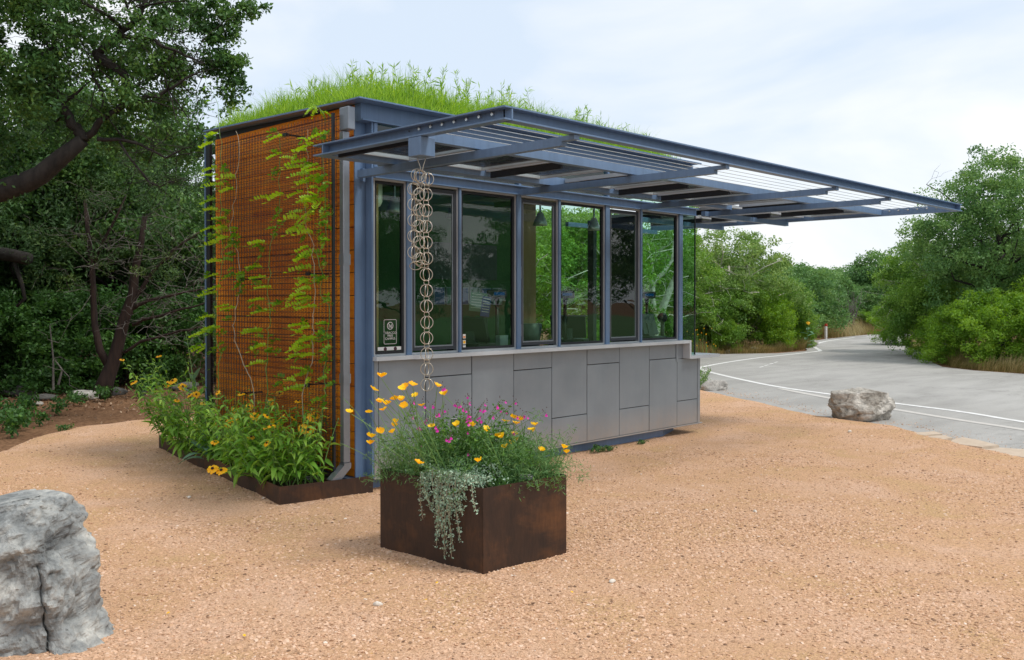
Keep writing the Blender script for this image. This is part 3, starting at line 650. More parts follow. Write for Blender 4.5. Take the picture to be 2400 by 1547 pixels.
q = MB(); q.add([(-0.098, 0.09, 3.14), (4.838, 0.09, 3.14), (4.838, 2.5, 3.14), (-0.098, 2.5, 3.14), (-0.098, 0.09, 3.283), (4.838, 0.09, 3.283), (4.838, 2.5, 3.345), (-0.098, 2.5, 3.345)],
      [(0, 1, 2, 3), (4, 5, 6, 7), (0, 1, 5, 4), (1, 2, 6, 5), (2, 3, 7, 6), (3, 0, 4, 7)])
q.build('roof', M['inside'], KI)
q = MB()
for i in range(12): q.box(0.1, 4.85, 0.22 + i * 0.165, 0.30 + i * 0.165, 2.95, 2.99)
q.build('ceiling_slat', M['steel_dark'], KI)
# --- inside shell
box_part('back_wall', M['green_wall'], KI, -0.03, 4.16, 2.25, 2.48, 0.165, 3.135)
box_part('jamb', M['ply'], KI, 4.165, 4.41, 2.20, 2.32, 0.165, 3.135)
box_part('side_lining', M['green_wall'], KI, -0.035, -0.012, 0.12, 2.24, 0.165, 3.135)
box_part('partition', M['ply'], KI, 0.055, 0.115, 0.07, 0.13, 1.115, 2.66)
box_part('counter', M['grey_plastic'], KI, 0.08, 4.85, 0.068, 0.72, 1.08, 1.112)
for i in range(6):
    a = 2.62 + i * 0.20
    fr = MB().box(a, a + 0.175, 2.235, 2.249, 1.58, 1.80).build('picture_frame', M['gutter'], KI)
    MB().box(a + 0.012, a + 0.163, 2.231, 2.2345, 1.592, 1.788).build('picture', M['green_print'] if i % 2 else M['blue_print'], fr)
box_part('notice_board', M['grey_plastic'], KI, 2.5, 3.7, 2.236, 2.249, 1.9, 2.35)
# --- gutter box and downspout
q = MB(); q.bbox(-0.268, -0.20, -0.035, 0.098, 3.045, 3.235, b=0.006); q.build('gutter_box', M['gutter'], KI)
q = MB(); q.bbox(-0.255, -0.19, 0.058, 0.118, 0.275, 3.044, b=0.006)
q.build('downspout', M['gutter'], KI)
q = MB()
def sq_tube(pts, h, q):
    vs = []
    for (x, y, z), (nx, nz_) in pts:
        vs += [(x - nx * h, y - h, z - nz_ * h), (x + nx * h, y - h, z + nz_ * h), (x + nx * h, y + h, z + nz_ * h), (x - nx * h, y + h, z - nz_ * h)]
    fs = [(i * 4 + j, i * 4 + (j + 1) % 4, i * 4 + 4 + (j + 1) % 4, i * 4 + 4 + j) for i in range(len(pts) - 1) for j in range(4)]
    q.add(vs, fs + [(3, 2, 1, 0), tuple(len(pts) * 4 - 4 + j for j in range(4))])
sq_tube([((-0.2225, 0.088, 0.274), (1, 0)), ((-0.2225, 0.088, 0.245), (0.92, -0.38)), ((-0.36, 0.088, 0.125), (0.65, -0.76))], 0.036, q)
q.build('downspout_elbow', M['gutter'], KI)
box_part('pipe_strap', M['gutter'], KI, -0.258, -0.187, 0.0555, 0.1205, 1.93, 2.02)
box_part('pipe_strap', M['gutter'], KI, -0.258, -0.187, 0.0555, 0.1205, 0.94, 1.02)
# --- wire trellis standing off the timber side
TX0, TX1, TY0, TY1, TZ0, TZ1 = -0.315, -0.235, 0.135, 2.215, 0.16, 3.19
q = MB(); q.box(TX0 - 0.006, TX0 + 0.016, TY0 - 0.022, TY0, TZ0, TZ1); q.box(TX0 - 0.006, TX0 + 0.02, TY1, TY1 + 0.075, TZ0, TZ1); q.box(TX0 - 0.004, TX1, TY0, TY1, TZ0 - 0.02, TZ0)
trl = q.build('trellis', M['black'], KI)
q = MB(); q.box(TX0 - 0.012, TX0 + 0.0, TY1 + 0.077, TY1 + 0.10, 0.1, 3.3); q.build('trellis_edge', S, trl)
q = MB()
def wire(a, b, r_=0.0022):
    a = Vector(a); b = Vector(b); t = (b - a).normalized(); u = t.orthogonal().normalized() * r_; v_ = t.cross(u)
    ps = [u, -0.5 * u + 0.866 * v_, -0.5 * u - 0.866 * v_]
    q.add([a + p_ for p_ in ps] + [b + p_ for p_ in ps], [(0, 1, 4, 3), (1, 2, 5, 4), (2, 0, 3, 5)])
WS = 0.0508
ny = int((TY1 - TY0) / WS); nzz = int((TZ1 - TZ0) / WS)
for x in (TX0, TX1):
    for i in range(ny + 1): wire((x, TY0 + i * WS, TZ0), (x, TY0 + i * WS, TZ1))
    for j in range(nzz + 1): wire((x + 0.003, TY0, TZ0 + j * WS), (x + 0.003, TY1, TZ0 + j * WS))
for i in range(0, ny + 1, 1):
    for j in range(nzz):
        y = TY0 + i * WS + 0.003
        a, b = (TX0, TX1) if j % 2 == 0 else (TX1, TX0)
        wire((a, y, TZ0 + j * WS), (b, y, TZ0 + (j + 1) * WS), 0.0013)
tag(q.build('wire_mesh', M['black'], trl), kind='stuff')
for y, z in ((0.86, 3.10), (0.50, 1.86), (1.62, 1.83), (0.52, 0.9), (1.6, 0.75)):
    MB().box(-0.31, -0.111, y - 0.012, y + 0.012, z, z + 0.012).box(-0.318, -0.30, y - 0.03, y + 0.03, z - 0.012, z + 0.018).build('bracket', M['black'], trl)

# --- canopy: perimeter channel frame
CXa, CXb, CYf, CYr, CYb = -0.79, 7.19, -2.36, -0.36, 2.25
Z0, Z1 = 2.73, 2.815
q = MB()
def channel(q, axis, a0, a1, at_, out_, z0=Z0, z1=Z1, fl=0.062, th=0.012):
    # web on the inside, flanges pointing to out_ (+1/-1) of the other axis
    w0, w1 = sorted((at_, at_ + th * -out_)); f0, f1 = sorted((at_, at_ + fl * out_))
    for (lo, hi, za, zb) in ((w0, w1, z0, z1), (f0, f1, z0, z0 + 0.010), (f0, f1, z1 - 0.010, z1)):
        if axis == 'X': q.box(a0, a1, lo, hi, za, zb)
        else: q.box(lo, hi, a0, a1, za, zb)
fl = 0.062
channel(q, 'X', CXa + 0.062, CXb - 0.062, CYf + fl, -1)
channel(q, 'Y', CYf + 0.003, CYr, CXa + fl, -1)
channel(q, 'Y', CYf + 0.003, CYb, CXb - fl, 1)
CAN = q.build('canopy', S, KI)
q = MB(); channel(q, 'X', CXa + 0.003, 5.05, CYr - 0.06, 1, Z0 + 0.001, Z1 - 0.001, 0.12); q.build('rear_channel', S, CAN)
q = MB(); q.box(CXa + 0.076, CXb - 0.076, -1.398, -1.388, 2.742, 2.812); q.box(CXa + 0.076, CXb - 0.076, -1.3875, -1.33, 2.742, 2.75); q.build('purlin', S, CAN)
# outrigger beams
for x in (-0.09, 1.79, 3.79, 5.05):
    q = MB(); q.box(x - 0.028, x + 0.028, -2.225, (0.05 if x < 0 else -0.047), 2.667, 2.727)
    q.box(x - 0.028, x + 0.028, -2.335, -2.2255, 2.697, 2.7275)
    q.build('canopy_beam', S, KI)
for y in (-0.1, 0.92, 2.1):
    q = MB(); q.box(4.94, 7.05, y - 0.028, y + 0.028, 2.667, 2.727); q.build('canopy_beam', S, KI)
box_part('beam_plate', S, KI, -0.06, -0.035, 0.0505, 0.087, 2.64, 2.75)
# tension rods and their bolt heads
for i in range(7):
    y = -1.497 - i * 0.1168
    MB().tube([(CXa + 0.066, y, 2.789), (CXb - 0.066, y, 2.789)], 0.0025, 6).build('rod', M['rod'], CAN)
    MB().tube([(CXa + 0.046, y, 2.789), (CXa + 0.061, y, 2.789)], [0.011, 0.0125], 10).build('bolt', M['rod'], CAN)
    MB().tube([(CXb - 0.085, y, 2.789), (CXb - 0.075, y, 2.789)], [0.011, 0.0125], 10).build('bolt', M['rod'], CAN)
MB().tube([(CXa + 0.056, -1.38, 2.789), (CXa + 0.0605, -1.38, 2.789)], 0.005, 8).build('bolt', M['black'], CAN)
# solar modules behind the rods
def module(x0, x1, y0, y1):
    f = MB()
    t = 0.022
    f.box(x0, x0 + t, y0, y1, 2.772, 2.806); f.box(x1 - t, x1, y0, y1, 2.772, 2.806); f.box(x0 + t, x1 - t, y0, y0 + t, 2.772, 2.806); f.box(x0 + t, x1 - t, y1 - t, y1, 2.772, 2.806)
    fr = f.build('solar_module', M['alu'], KI)
    MB().box(x0 + t, x1 - t, y0 + t, y1 - t, 2.794, 2.799).build('module_glass', M['glass_roof'], fr)
    cq = MB(); nx_ = max(3, round((x1 - x0) / 0.16)); ny_ = 6
    sx = (x1 - x0 - 0.10) / nx_; sy = (y1 - y0 - 0.16) / ny_
    for i in range(nx_):
        for j in range(ny_):
            cq.box(x0 + 0.05 + i * sx + 0.004, x0 + 0.05 + (i + 1) * sx - 0.004, y0 + 0.08 + j * sy + 0.004, y0 + 0.08 + (j + 1) * sy - 0.004, 2.788, 2.7925)
    cq.build('solar_cell', M['cell'], fr)
    MB().box(x0 + t + 0.002, x0 + t + 0.03, y0 + 0.03, y1 - 0.03, 2.715, 2.771).build('module_rail', M['black'], fr)
mods = [(-0.70, 0.05), (0.13, 0.86), (0.91, 1.62), (1.97, 2.68), (2.75, 3.42), (3.50, 4.16), (4.22, 4.94)]
for x0, x1 in mods: module(x0, x1, -1.325, -0.44)
for y0, y1 in ((-1.325, -0.44), (-0.34, 0.60), (0.70, 1.62)):
    for x0, x1 in ((5.20, 6.10), (6.17, 7.08)): module(x0, x1, y0, y1)
# spout box for the rain chain
q = MB(); q.bbox(-0.79, -0.66, -1.57, -1.44, 2.60, 2.728, b=0.004); q.build('spout_box', S, CAN)

# measured positions of flowers, vine stems and leaves (metres)
POPPY = [(-1.325,-1.836,1.168),(-1.406,-1.868,1.099),(-1.178,-1.851,1.084),(-1.254,-1.980,1.109),(-1.257,-2.052,1.126),(-1.023,-2.004,1.102),(-0.787,-1.804,1.017),(-0.965,-1.723,1.021),(-1.072,-1.643,0.996),(-1.249,-1.929,1.027),(-1.217,-1.692,0.994),(-1.292,-1.838,0.998),(-1.250,-1.971,0.989),(-1.366,-1.910,0.977),(-1.385,-1.797,0.955),(-0.888,-1.694,0.946),(-1.251,-1.407,0.914),(-1.048,-1.636,0.848),(-1.062,-1.627,0.823),(-1.347,-1.857,0.834),(-1.253,-1.853,0.824),(-1.227,-1.608,0.768),(-1.196,-1.551,0.716),(-0.483,-2.060,0.839),(-0.435,-2.095,0.860),(-0.655,-2.324,0.865),(-0.482,-2.204,0.862),(-0.405,-2.246,0.825),(-0.468,-2.276,0.807),(-0.908,-2.319,0.845),(-0.626,-2.134,0.762),(-0.716,-2.262,0.780),(-0.419,-2.082,0.744),(-0.500,-2.392,0.688),(-0.402,-2.492,0.704),(-0.388,-2.507,0.674),(-1.053,-2.399,0.689),(-1.295,-2.151,0.679),(-0.427,-2.104,0.711),(-0.360,-2.191,0.775),(-0.904,-2.040,0.849),(-0.868,-2.158,0.855),(-0.972,-1.892,0.839),(-0.584,-2.202,0.721),(-0.680,-2.258,0.715)]
SALVIA = [(-1.133,-1.877,1.008),(-0.915,-1.738,0.964),(-1.079,-2.118,1.102),(-1.117,-2.079,0.996),(-0.878,-1.909,0.932),(-1.022,-2.010,0.937),(-0.950,-1.902,0.914),(-0.878,-2.019,0.978),(-0.910,-2.079,0.979),(-0.648,-1.879,0.997),(-0.923,-2.170,1.005),(-0.859,-2.081,0.966),(-0.942,-2.147,0.960),(-0.696,-2.091,0.983),(-0.825,-2.214,0.966),(-0.816,-2.167,0.952),(-0.720,-1.987,0.886),(-0.878,-2.129,0.918),(-0.740,-2.101,0.888),(-0.643,-1.952,0.871),(-0.963,-2.200,0.895),(-0.840,-2.352,0.988),(-0.765,-2.309,1.009),(-0.576,-2.121,0.914),(-0.612,-2.190,0.918),(-0.701,-2.368,1.003),(-0.674,-2.330,0.922),(-0.690,-2.424,0.934),(-0.573,-2.343,0.909),(-0.649,-2.562,0.948),(-0.964,-1.773,0.832),(-0.905,-1.692,0.809),(-0.855,-1.700,0.842),(-0.981,-1.727,0.887),(-0.767,-1.788,0.736),(-1.056,-2.164,0.821),(-0.982,-2.048,0.781),(-0.870,-1.679,0.691),(-0.660,-2.032,0.678),(-0.862,-2.084,0.803),(-0.666,-1.904,0.761),(-0.575,-2.227,0.797),(-0.654,-2.004,0.795),(-0.883,-2.147,0.692),(-1.063,-2.033,0.853),(-0.729,-2.194,0.905),(-0.929,-2.209,0.900)]
SUSAN = [(-0.612,3.237,0.765),(-0.412,2.890,0.754),(-0.375,2.852,0.787),(-0.351,2.683,0.737),(-0.350,2.394,0.679),(-0.097,1.277,0.750),(-0.204,1.243,0.681),(-0.463,1.077,0.589),(-0.540,1.299,0.565),(-0.337,0.946,0.521),(-0.306,0.485,0.512),(-0.289,0.610,0.509),(-0.296,1.479,0.620),(-1.022,0.784,0.235),(-0.972,0.732,0.221),(-0.218,0.540,0.609)]
STEM_a = [(1.987,3.28),(1.969,3.104),(1.95,2.901),(1.957,2.701),(1.967,2.447),(1.942,2.231),(1.93,2.03),(2.013,1.83),(2.043,1.56),(2.073,1.289),(2.111,1.276),(1.986,1.118),(2.052,0.828)]
STEM_b = [(1.681,3.24),(1.6,3.087),(1.62,2.868),(1.673,2.716),(1.718,2.536),(1.793,2.356),(1.737,2.221),(1.639,2.086),(1.615,1.889),(1.642,1.654),(1.682,1.549),(1.722,1.404),(1.703,1.246),(1.737,1.408),(1.714,1.25),(1.573,1.026),(1.435,0.914),(1.356,0.73)]
STEM_c = [(0.926,3.143),(0.904,2.919),(0.91,2.699),(0.931,2.405),(0.978,2.26),(1.037,2.139),(1.096,2.066),(1.092,1.878),(1.11,1.691),(1.076,1.528),(1.1,1.415),(1.118,1.349),(1.142,1.071),(1.143,0.897),(1.145,0.618)]
STEM_d = [(0.475,3.096),(0.471,2.93),(0.477,2.718),(0.467,2.54),(0.489,2.352),(0.469,2.232),(0.375,2.098),(0.37,1.863),(0.367,1.628),(0.378,1.452),(0.4,1.333),(0.381,1.367),(0.402,1.105),(0.52,0.902),(0.54,0.813)]
STEM_e = [(0.277,3.07),(0.247,2.904),(0.234,2.695),(0.229,2.474),(0.2,2.31),(0.2,2.149),(0.303,2.037),(0.252,1.861),(0.305,1.687),(0.163,1.593),(0.184,1.362),(0.174,1.223),(0.231,0.953),(0.195,0.848),(0.27,0.682)]
LEAF_a = [(2.087,3.256,1),(2.171,3.172,1),(2.118,2.929,1),(2.104,2.84,1),(1.981,2.735,1),(2.12,2.618,1),(2.108,2.499,1),(1.943,2.411,1),(2.151,2.349,1),(1.931,2.33,1),(1.891,2.234,1),(2.083,2.183,1),(2.029,1.999,1),(2.099,1.879,1),(2.045,1.763,1),(2.115,1.696,1),(2.215,1.464,1),(2.274,1.318,1),(2.062,1.357,1),(2.386,1.307,1),(2.334,1.181,1),(2.124,1.351,1),(2.024,1.13,0),(1.947,1.318,0)]
LEAF_b = [(1.819,2.859,0),(1.766,2.795,1),(1.794,2.692,1),(1.756,2.432,0),(1.653,2.282,0),(1.602,2.227,0),(1.68,2.152,0),(1.629,2.085,0),(1.656,1.955,0),(1.49,1.886,0),(1.554,1.823,0),(1.479,1.705,0),(1.897,1.574,1),(1.763,1.549,1),(1.824,1.186,0)]
LEAF_c = [(0.928,3.091,1),(0.94,2.939,1),(0.896,2.757,0),(1.071,2.544,1),(0.908,2.574,1),(0.909,2.402,0),(0.922,2.243,0),(1.229,2.146,1),(1.133,2.092,0),(1.291,1.926,1),(1.219,1.83,1),(1.135,1.735,1),(1.256,1.628,1),(0.88,1.616,0),(1.185,1.527,1),(1.295,1.335,1),(1.283,1.346,1),(1.217,1.219,1),(1.263,1.054,1),(1.307,1.169,0),(0.791,0.875,0),(0.935,1.263,0),(0.978,1.114,0)]
LEAF_d = [(0.434,2.959,1),(0.551,2.908,1),(0.552,2.824,1),(0.372,2.779,1),(0.563,2.765,1),(0.352,2.687,1),(0.394,2.644,1),(0.607,2.568,1),(0.479,2.486,1),(0.437,2.395,0),(0.353,2.529,0),(0.291,2.466,1),(0.663,2.338,1),(0.566,2.243,1),(0.459,2.195,1),(0.333,2.387,0),(0.524,2.092,1),(0.482,2.013,1),(0.482,1.901,1),(0.504,1.806,1),(0.441,1.746,0),(0.569,1.676,1),(0.569,1.61,1),(0.4,1.569,1),(0.506,1.402,1),(0.401,1.31,1),(0.525,1.408,1),(0.428,1.301,1),(0.487,1.234,1),(0.566,1.154,1),(0.429,1.16,1),(0.391,1.031,0),(0.527,1.007,1),(0.588,0.877,1)]
LEAF_e = [(0.247,3.029,1),(0.147,2.971,0),(0.178,2.676,0),(0.139,2.58,0),(0.14,2.374,0),(0.15,2.306,0),(0.171,2.215,0),(0.201,2.136,0),(0.152,1.956,0),(0.223,1.848,0),(0.233,1.79,0),(0.133,1.611,0),(0.155,1.363,0),(0.215,1.327,0),(0.163,1.351,0),(0.126,1.299,0),(0.164,1.16,0),(0.164,1.086,0),(0.091,0.973,0),(0.165,0.809,0)]
RST = [(-0.688,-1.521,2.454),(-0.696,-1.515,2.350),(-0.697,-1.516,2.241),(-0.698,-1.517,2.132),(-0.699,-1.518,2.025),(-0.698,-1.521,1.917)]
SST = [(-0.700,-1.523,1.700),(-0.701,-1.524,1.594),(-0.700,-1.527,1.484),(-0.702,-1.527,1.379),(-0.702,-1.529,1.271),(-0.703,-1.530,1.169),(-0.704,-1.532,1.063)]
MST = [(-0.722,-1.486,2.472),(-0.729,-1.481,2.350),(-0.728,-1.484,2.245),(-0.732,-1.482,2.136),(-0.733,-1.483,2.027),(-0.731,-1.487,1.913)]
LST = [(-0.736,-1.471,2.481),(-0.753,-1.456,2.387),(-0.754,-1.457,2.282),(-0.755,-1.458,2.175),(-0.756,-1.459,2.068),(-0.757,-1.460,1.959),(-0.748,-1.471,1.868)]
OK_limb = [(-0.812,6.925,3.067),(-0.557,6.666,3.194),(-0.430,6.537,3.285),(-0.237,6.345,3.520),(-0.045,6.152,3.738)]
OK_up = [(-0.045,6.152,3.738),(-0.107,6.218,3.901),(-0.219,6.337,4.119),(-0.318,6.443,4.337),(-0.405,6.536,4.518),(-0.421,6.558,4.808),(-0.287,6.423,4.971)]
OK_rt = [(-0.045,6.152,3.738),(0.186,5.921,4.065),(0.403,5.703,4.264),(0.657,5.443,4.318),(0.849,5.250,4.482),(1.078,5.018,4.645)]
OK_b3 = [(0.173,5.934,4.065),(0.138,5.976,4.337),(0.064,6.056,4.572),(0.041,6.084,4.790)]
OK_b4 = [(0.082,6.022,3.756),(0.335,5.763,3.738),(0.713,5.371,3.520),(0.954,5.125,3.638)]
OK_b5 = [(0.296,5.801,3.684),(0.520,5.563,3.230),(0.645,5.432,3.121),(0.875,5.200,3.248)]
OK_up2 = [(0.092,6.033,4.844),(0.349,5.776,5.171),(0.490,5.635,5.352),(0.543,5.585,5.570)]
OK_b6 = [(0.323,5.801,5.098),(0.576,5.541,5.062),(0.727,5.385,4.953),(0.978,5.123,4.808),(1.079,5.019,4.736)]
CD_trunk = [(1.657,9.919,-0.027),(1.720,9.860,0.262),(1.804,9.780,0.550),(1.888,9.702,0.982),(1.952,9.643,1.328),(2.057,9.544,1.732),(2.081,9.527,2.136),(2.166,9.449,2.655),(2.211,9.412,3.087)]
CD_b1 = [(1.953,9.644,1.444),(2.159,9.442,1.847),(2.364,9.239,2.222),(2.568,9.035,2.511),(2.873,8.729,2.828)]
CD_b2 = [(2.055,9.542,1.501),(2.257,9.337,1.646),(2.560,9.028,1.732),(2.944,8.637,1.862)]
CD_b3 = [(2.032,9.560,1.213),(2.254,9.334,1.328),(2.658,8.922,1.473),(2.941,8.634,1.602)]
CD_b4 = [(1.926,9.658,0.752),(2.251,9.330,0.982),(2.655,8.919,1.127),(2.917,8.651,1.170)]
CD_left = [(1.743,9.842,0.521),(1.645,9.948,0.781),(1.589,10.014,1.213),(1.574,10.040,1.790),(1.568,10.054,2.222),(1.523,10.111,2.799),(1.489,10.158,3.376)]
CD_l2 = [(1.578,10.044,2.222),(1.703,9.924,2.655),(1.869,9.763,3.087),(1.993,9.643,3.462)]
CD_sm = [(1.074,10.519,0.089),(1.080,10.524,0.636),(1.045,10.571,1.213)]
CD_sm2 = [(1.136,10.458,0.175),(1.188,10.409,0.435),(1.099,10.503,0.608)]
CD_trunkL = [(0.453,11.202,2.453),(0.634,11.016,2.410),(0.814,10.829,2.352)]
CD_dL = [(0.632,11.015,2.280),(0.710,10.929,1.934),(0.747,10.885,1.674),(0.645,10.987,1.530)]

# ================================================================== ROOF PLANTING
def blades(name, base, Ln, wid, seed, lean=0.35, seg=3):
    g = np.random.default_rng(seed); n = len(base)
    az = g.uniform(0, 2 * PI, n); d = np.stack([np.cos(az), np.sin(az), np.zeros(n)], 1); sd_ = np.stack([-np.sin(az), np.cos(az), np.zeros(n)], 1)
    rot = g.uniform(0, PI, n); sd_ = sd_ * np.cos(rot)[:, None] + d * np.sin(rot)[:, None]
    ln = np.abs(g.normal(0, lean, n))[:, None]; V = []
    for i in range(seg + 1):
        f = i / seg
        c = base + d * ln * Ln[:, None] * (f ** 1.8) + np.array([0, 0, 1]) * (Ln[:, None] * (f - 0.28 * ln * f * f))
        ww = wid * (1 - 0.9 * f ** 1.5)
        V += [c - sd_ * ww, c + sd_ * ww]
    V = np.stack(V, 1).reshape(-1, 3); k = 2 * (seg + 1); b = (np.arange(n) * k)[:, None]
    F = np.concatenate([np.stack([b[:, 0] + 2 * i, b[:, 0] + 2 * i + 1, b[:, 0] + 2 * i + 3, b[:, 0] + 2 * i + 2], 1) for i in range(seg)])
    t = g.uniform(0, 1, n)
    return np_mesh(name, V, F, np.tile(t, seg))
g = np.random.default_rng(11)
n = 38000
bx = g.uniform(-0.18, 4.7, n); by = g.uniform(0.0, 2.45, n)
def mound(x, y):
    return 0.03 + 0.11 * np.exp(-((x - 0.85) / 0.7) ** 2 - ((y - 1.1) / 0.9) ** 2) + 0.14 * np.exp(-((x - 2.7) / 1.4) ** 2 - ((y - 1.0) / 0.9) ** 2)
rt = 3.29 + 0.024 * by
bz = rt + mound(bx, by) * np.clip(np.minimum(np.minimum(bx + 0.24, by + 0.1) / 0.35, 1), 0, 1)
hl = np.vectorize(lambda a, b: noise.noise((a * 2.3, b * 2.3, 7.0)))(bx, by)
edge_f = np.clip(np.minimum(bx + 0.25, by + 0.08) / 0.35, 0.35, 1) * np.where(bx > 3.6, 0.85, 1)
Ln = np.clip(0.225 + 0.17 * hl, 0.06, 0.5) * g.uniform(0.6, 1.5, n) * edge_f
tag(link('roof_grass', blades('roof_grass', np.stack([bx, by, bz], 1), Ln, 0.0040, 12, 0.6), M['roof_grass']), 'lush bright green grass growing on the kiosk roof', kind='stuff')
# feathery stalks standing above the grass
q = MB(); pts = []; dirs = []
for i in range(230):
    x = g.uniform(0.05, 4.2) if i > 60 else g.normal(0.95, 0.38); y = g.uniform(0.15, 2.0)
    x = float(np.clip(x, -0.05, 4.6))
    h = g.uniform(0.26, 0.46) * (1.0 if x < 2.4 else 0.82) * (0.85 if x < 0.35 else 1)
    z0 = 3.30 + float(mound(x, y)); a = g.uniform(0, 2 * PI); l_ = g.uniform(0.02, 0.12)
    P3 = [(x, y, z0), (x + l_ * .4 * math.cos(a), y + l_ * .4 * math.sin(a), z0 + h * .55), (x + l_ * math.cos(a), y + l_ * math.sin(a), z0 + h)]
    q.tube(P3, [0.0028, 0.0022, 0.001], 4, False)
    m_ = int(30 * h / 0.5)
    f = g.uniform(0.3, 1.02, m_); A3 = np.array(P3)
    c_ = A3[0] + (A3[2] - A3[0]) * f[:, None]; pts.append(c_)
    d_ = g.normal(size=(m_, 3)); d_[:, 2] = np.abs(d_[:, 2]) * 0.9 + 0.5; dirs.append(d_ / np.linalg.norm(d_, axis=1)[:, None] * 1.2)
stk = thing('roof_stalks', 'feathery upright weeds standing above the roof grass', 'plants'); stk['kind'] = 'stuff'
tag(q.build('stems', M['stem'], stk), kind='stuff')
tag(link('leaves', leaf_mesh('leaves', np.concatenate(pts), 0.075, 13, aspect=0.13, dirs=np.concatenate(dirs)), M['roof_grass'], stk), kind='stuff')

# ================================================================== RAIN CHAIN
RC = thing('rain_chain', 'rain chain of linked metal rings hanging from the canopy into the planter', 'rain chain', (-0.715, -1.50, 2.60))
def torus(name, R_, r_, k1=28, k2=6):
    vs = []; fs = []
    for i in range(k1):
        a = 2 * PI * i / k1
        for j in range(k2):
            b = 2 * PI * j / k2; rr_ = R_ + r_ * math.cos(b); vs.append((rr_ * math.cos(a), r_ * math.sin(b), rr_ * math.sin(a)))
    for i in range(k1):
        for j in range(k2): fs.append((i * k2 + j, ((i + 1) % k1) * k2 + j, ((i + 1) % k1) * k2 + (j + 1) % k2, i * k2 + (j + 1) % k2))
    q = MB(); q.add(vs, fs); return q.mesh(name, True)
big = torus('ring', 0.042, 0.0027); small = torus('small_ring', 0.0175, 0.0022, 18)
VIEW = HEAD - PI / 2
def ring(me, p, rz, rx=0.0, ry=0.0):
    o = link(me.name, me, M['chain'], RC, tuple(Vector(p) - RC.location)); o.rotation_euler = (rx, ry, VIEW + rz)
def strand(pts, pair_rot, sm_rot, seed):
    r_ = random.Random(seed)
    for i, p in enumerate(pts):
        a = pair_rot[i % len(pair_rot)]
        ring(big, p, a[0], r_.uniform(-.06, .06)); 
        if a[1] is not None: ring(big, p, a[1], r_.uniform(-.06, .06))
        if i + 1 < len(pts):
            m_ = (Vector(p) + Vector(pts[i + 1])) / 2; ring(small, m_, sm_rot + r_.uniform(-.5, .5))
strand(RST + [(-0.699, -1.521, 1.808)] + SST, [(0.15, 1.35), (0.0, 1.25), (0.2, 1.15), (-0.1, 1.45)], 0.3, 1)
strand(MST, [(0.0, 0.9), (-0.15, 0.75), (0.3, 1.1)], 0.9, 2)
strand(LST[:-1], [(0.35, 1.2), (0.1, 1.0), (0.3, 1.3)], 0.5, 3)
ring(big, LST[-1], 0.2, 0.9); ring(big, Vector(LST[-1]) + Vector((0.03, -0.03, 0.012)), 0.5, 1.1, 0.4); ring(small, Vector(LST[-1]) + Vector((-.01, .01, 0.045)), 0.4)
q = MB(); hk = [(-0.735, -1.47, 2.603), (-0.733, -1.472, 2.585), (-0.722, -1.485, 2.54), (-0.719, -1.488, 2.512), (-0.715, -1.492, 2.505), (-0.711, -1.496, 2.512), (-0.707, -1.5, 2.54), (-0.697, -1.509, 2.585), (-0.695, -1.511, 2.603)]
q.tube(hk, 0.0028, 6); q.build('hook', M['chain'], RC, True)

# ================================================================== PLANTER WITH FLOWERS
A_p, L_p, B_p = Vector((-0.99, -2.378)), Vector((-1.029, -1.44)), Vector((-0.315, -2.442)); D_p = L_p + B_p - A_p
PC = (A_p + D_p) / 2
PB = thing('steel_planter', 'square rusted steel planter box full of poppies in front of the kiosk', 'planter', (PC.x, PC.y, 0))
ZT_p = 0.522
def plate(a, b, z0, z1, th, name, parent, m=M['corten'], inward=None):
    a, b = Vector(a), Vector(b); t = (b - a).normalized(); nn = Vector((-t.y, t.x))
    if inward is not None and nn.dot(Vector(inward) - a) < 0: nn = -nn
    p4 = [a, b, b + nn * th, a + nn * th]
    q = MB(); q.prism([(p_.x, p_.y) for p_ in p4], (z0, z1), 'Z'); return q.build(name, m, parent)
e1 = (B_p - A_p).normalized() * 0.0065; e2 = (L_p - A_p).normalized() * 0.0065
plate(A_p, B_p, -0.03, ZT_p, 0.006, 'side_panel', PB, inward=PC); plate(L_p, D_p, -0.03, ZT_p - 0.001, 0.006, 'side_panel', PB, inward=PC)
plate(A_p + e2, L_p - e2, -0.03, ZT_p - 0.0005, 0.006, 'side_panel', PB, inward=PC); plate(B_p + e2, D_p - e2, -0.03, ZT_p - 0.0005, 0.006, 'side_panel', PB, inward=PC)
ins_ = [A_p + e1 + e2, B_p - e1 + e2, D_p - e1 - e2, L_p + e1 - e2]
q = MB(); q.prism([(p_.x, p_.y) for p_ in ins_], (0.30, 0.47), 'Z'); q.build('soil', M['soil'], PB)

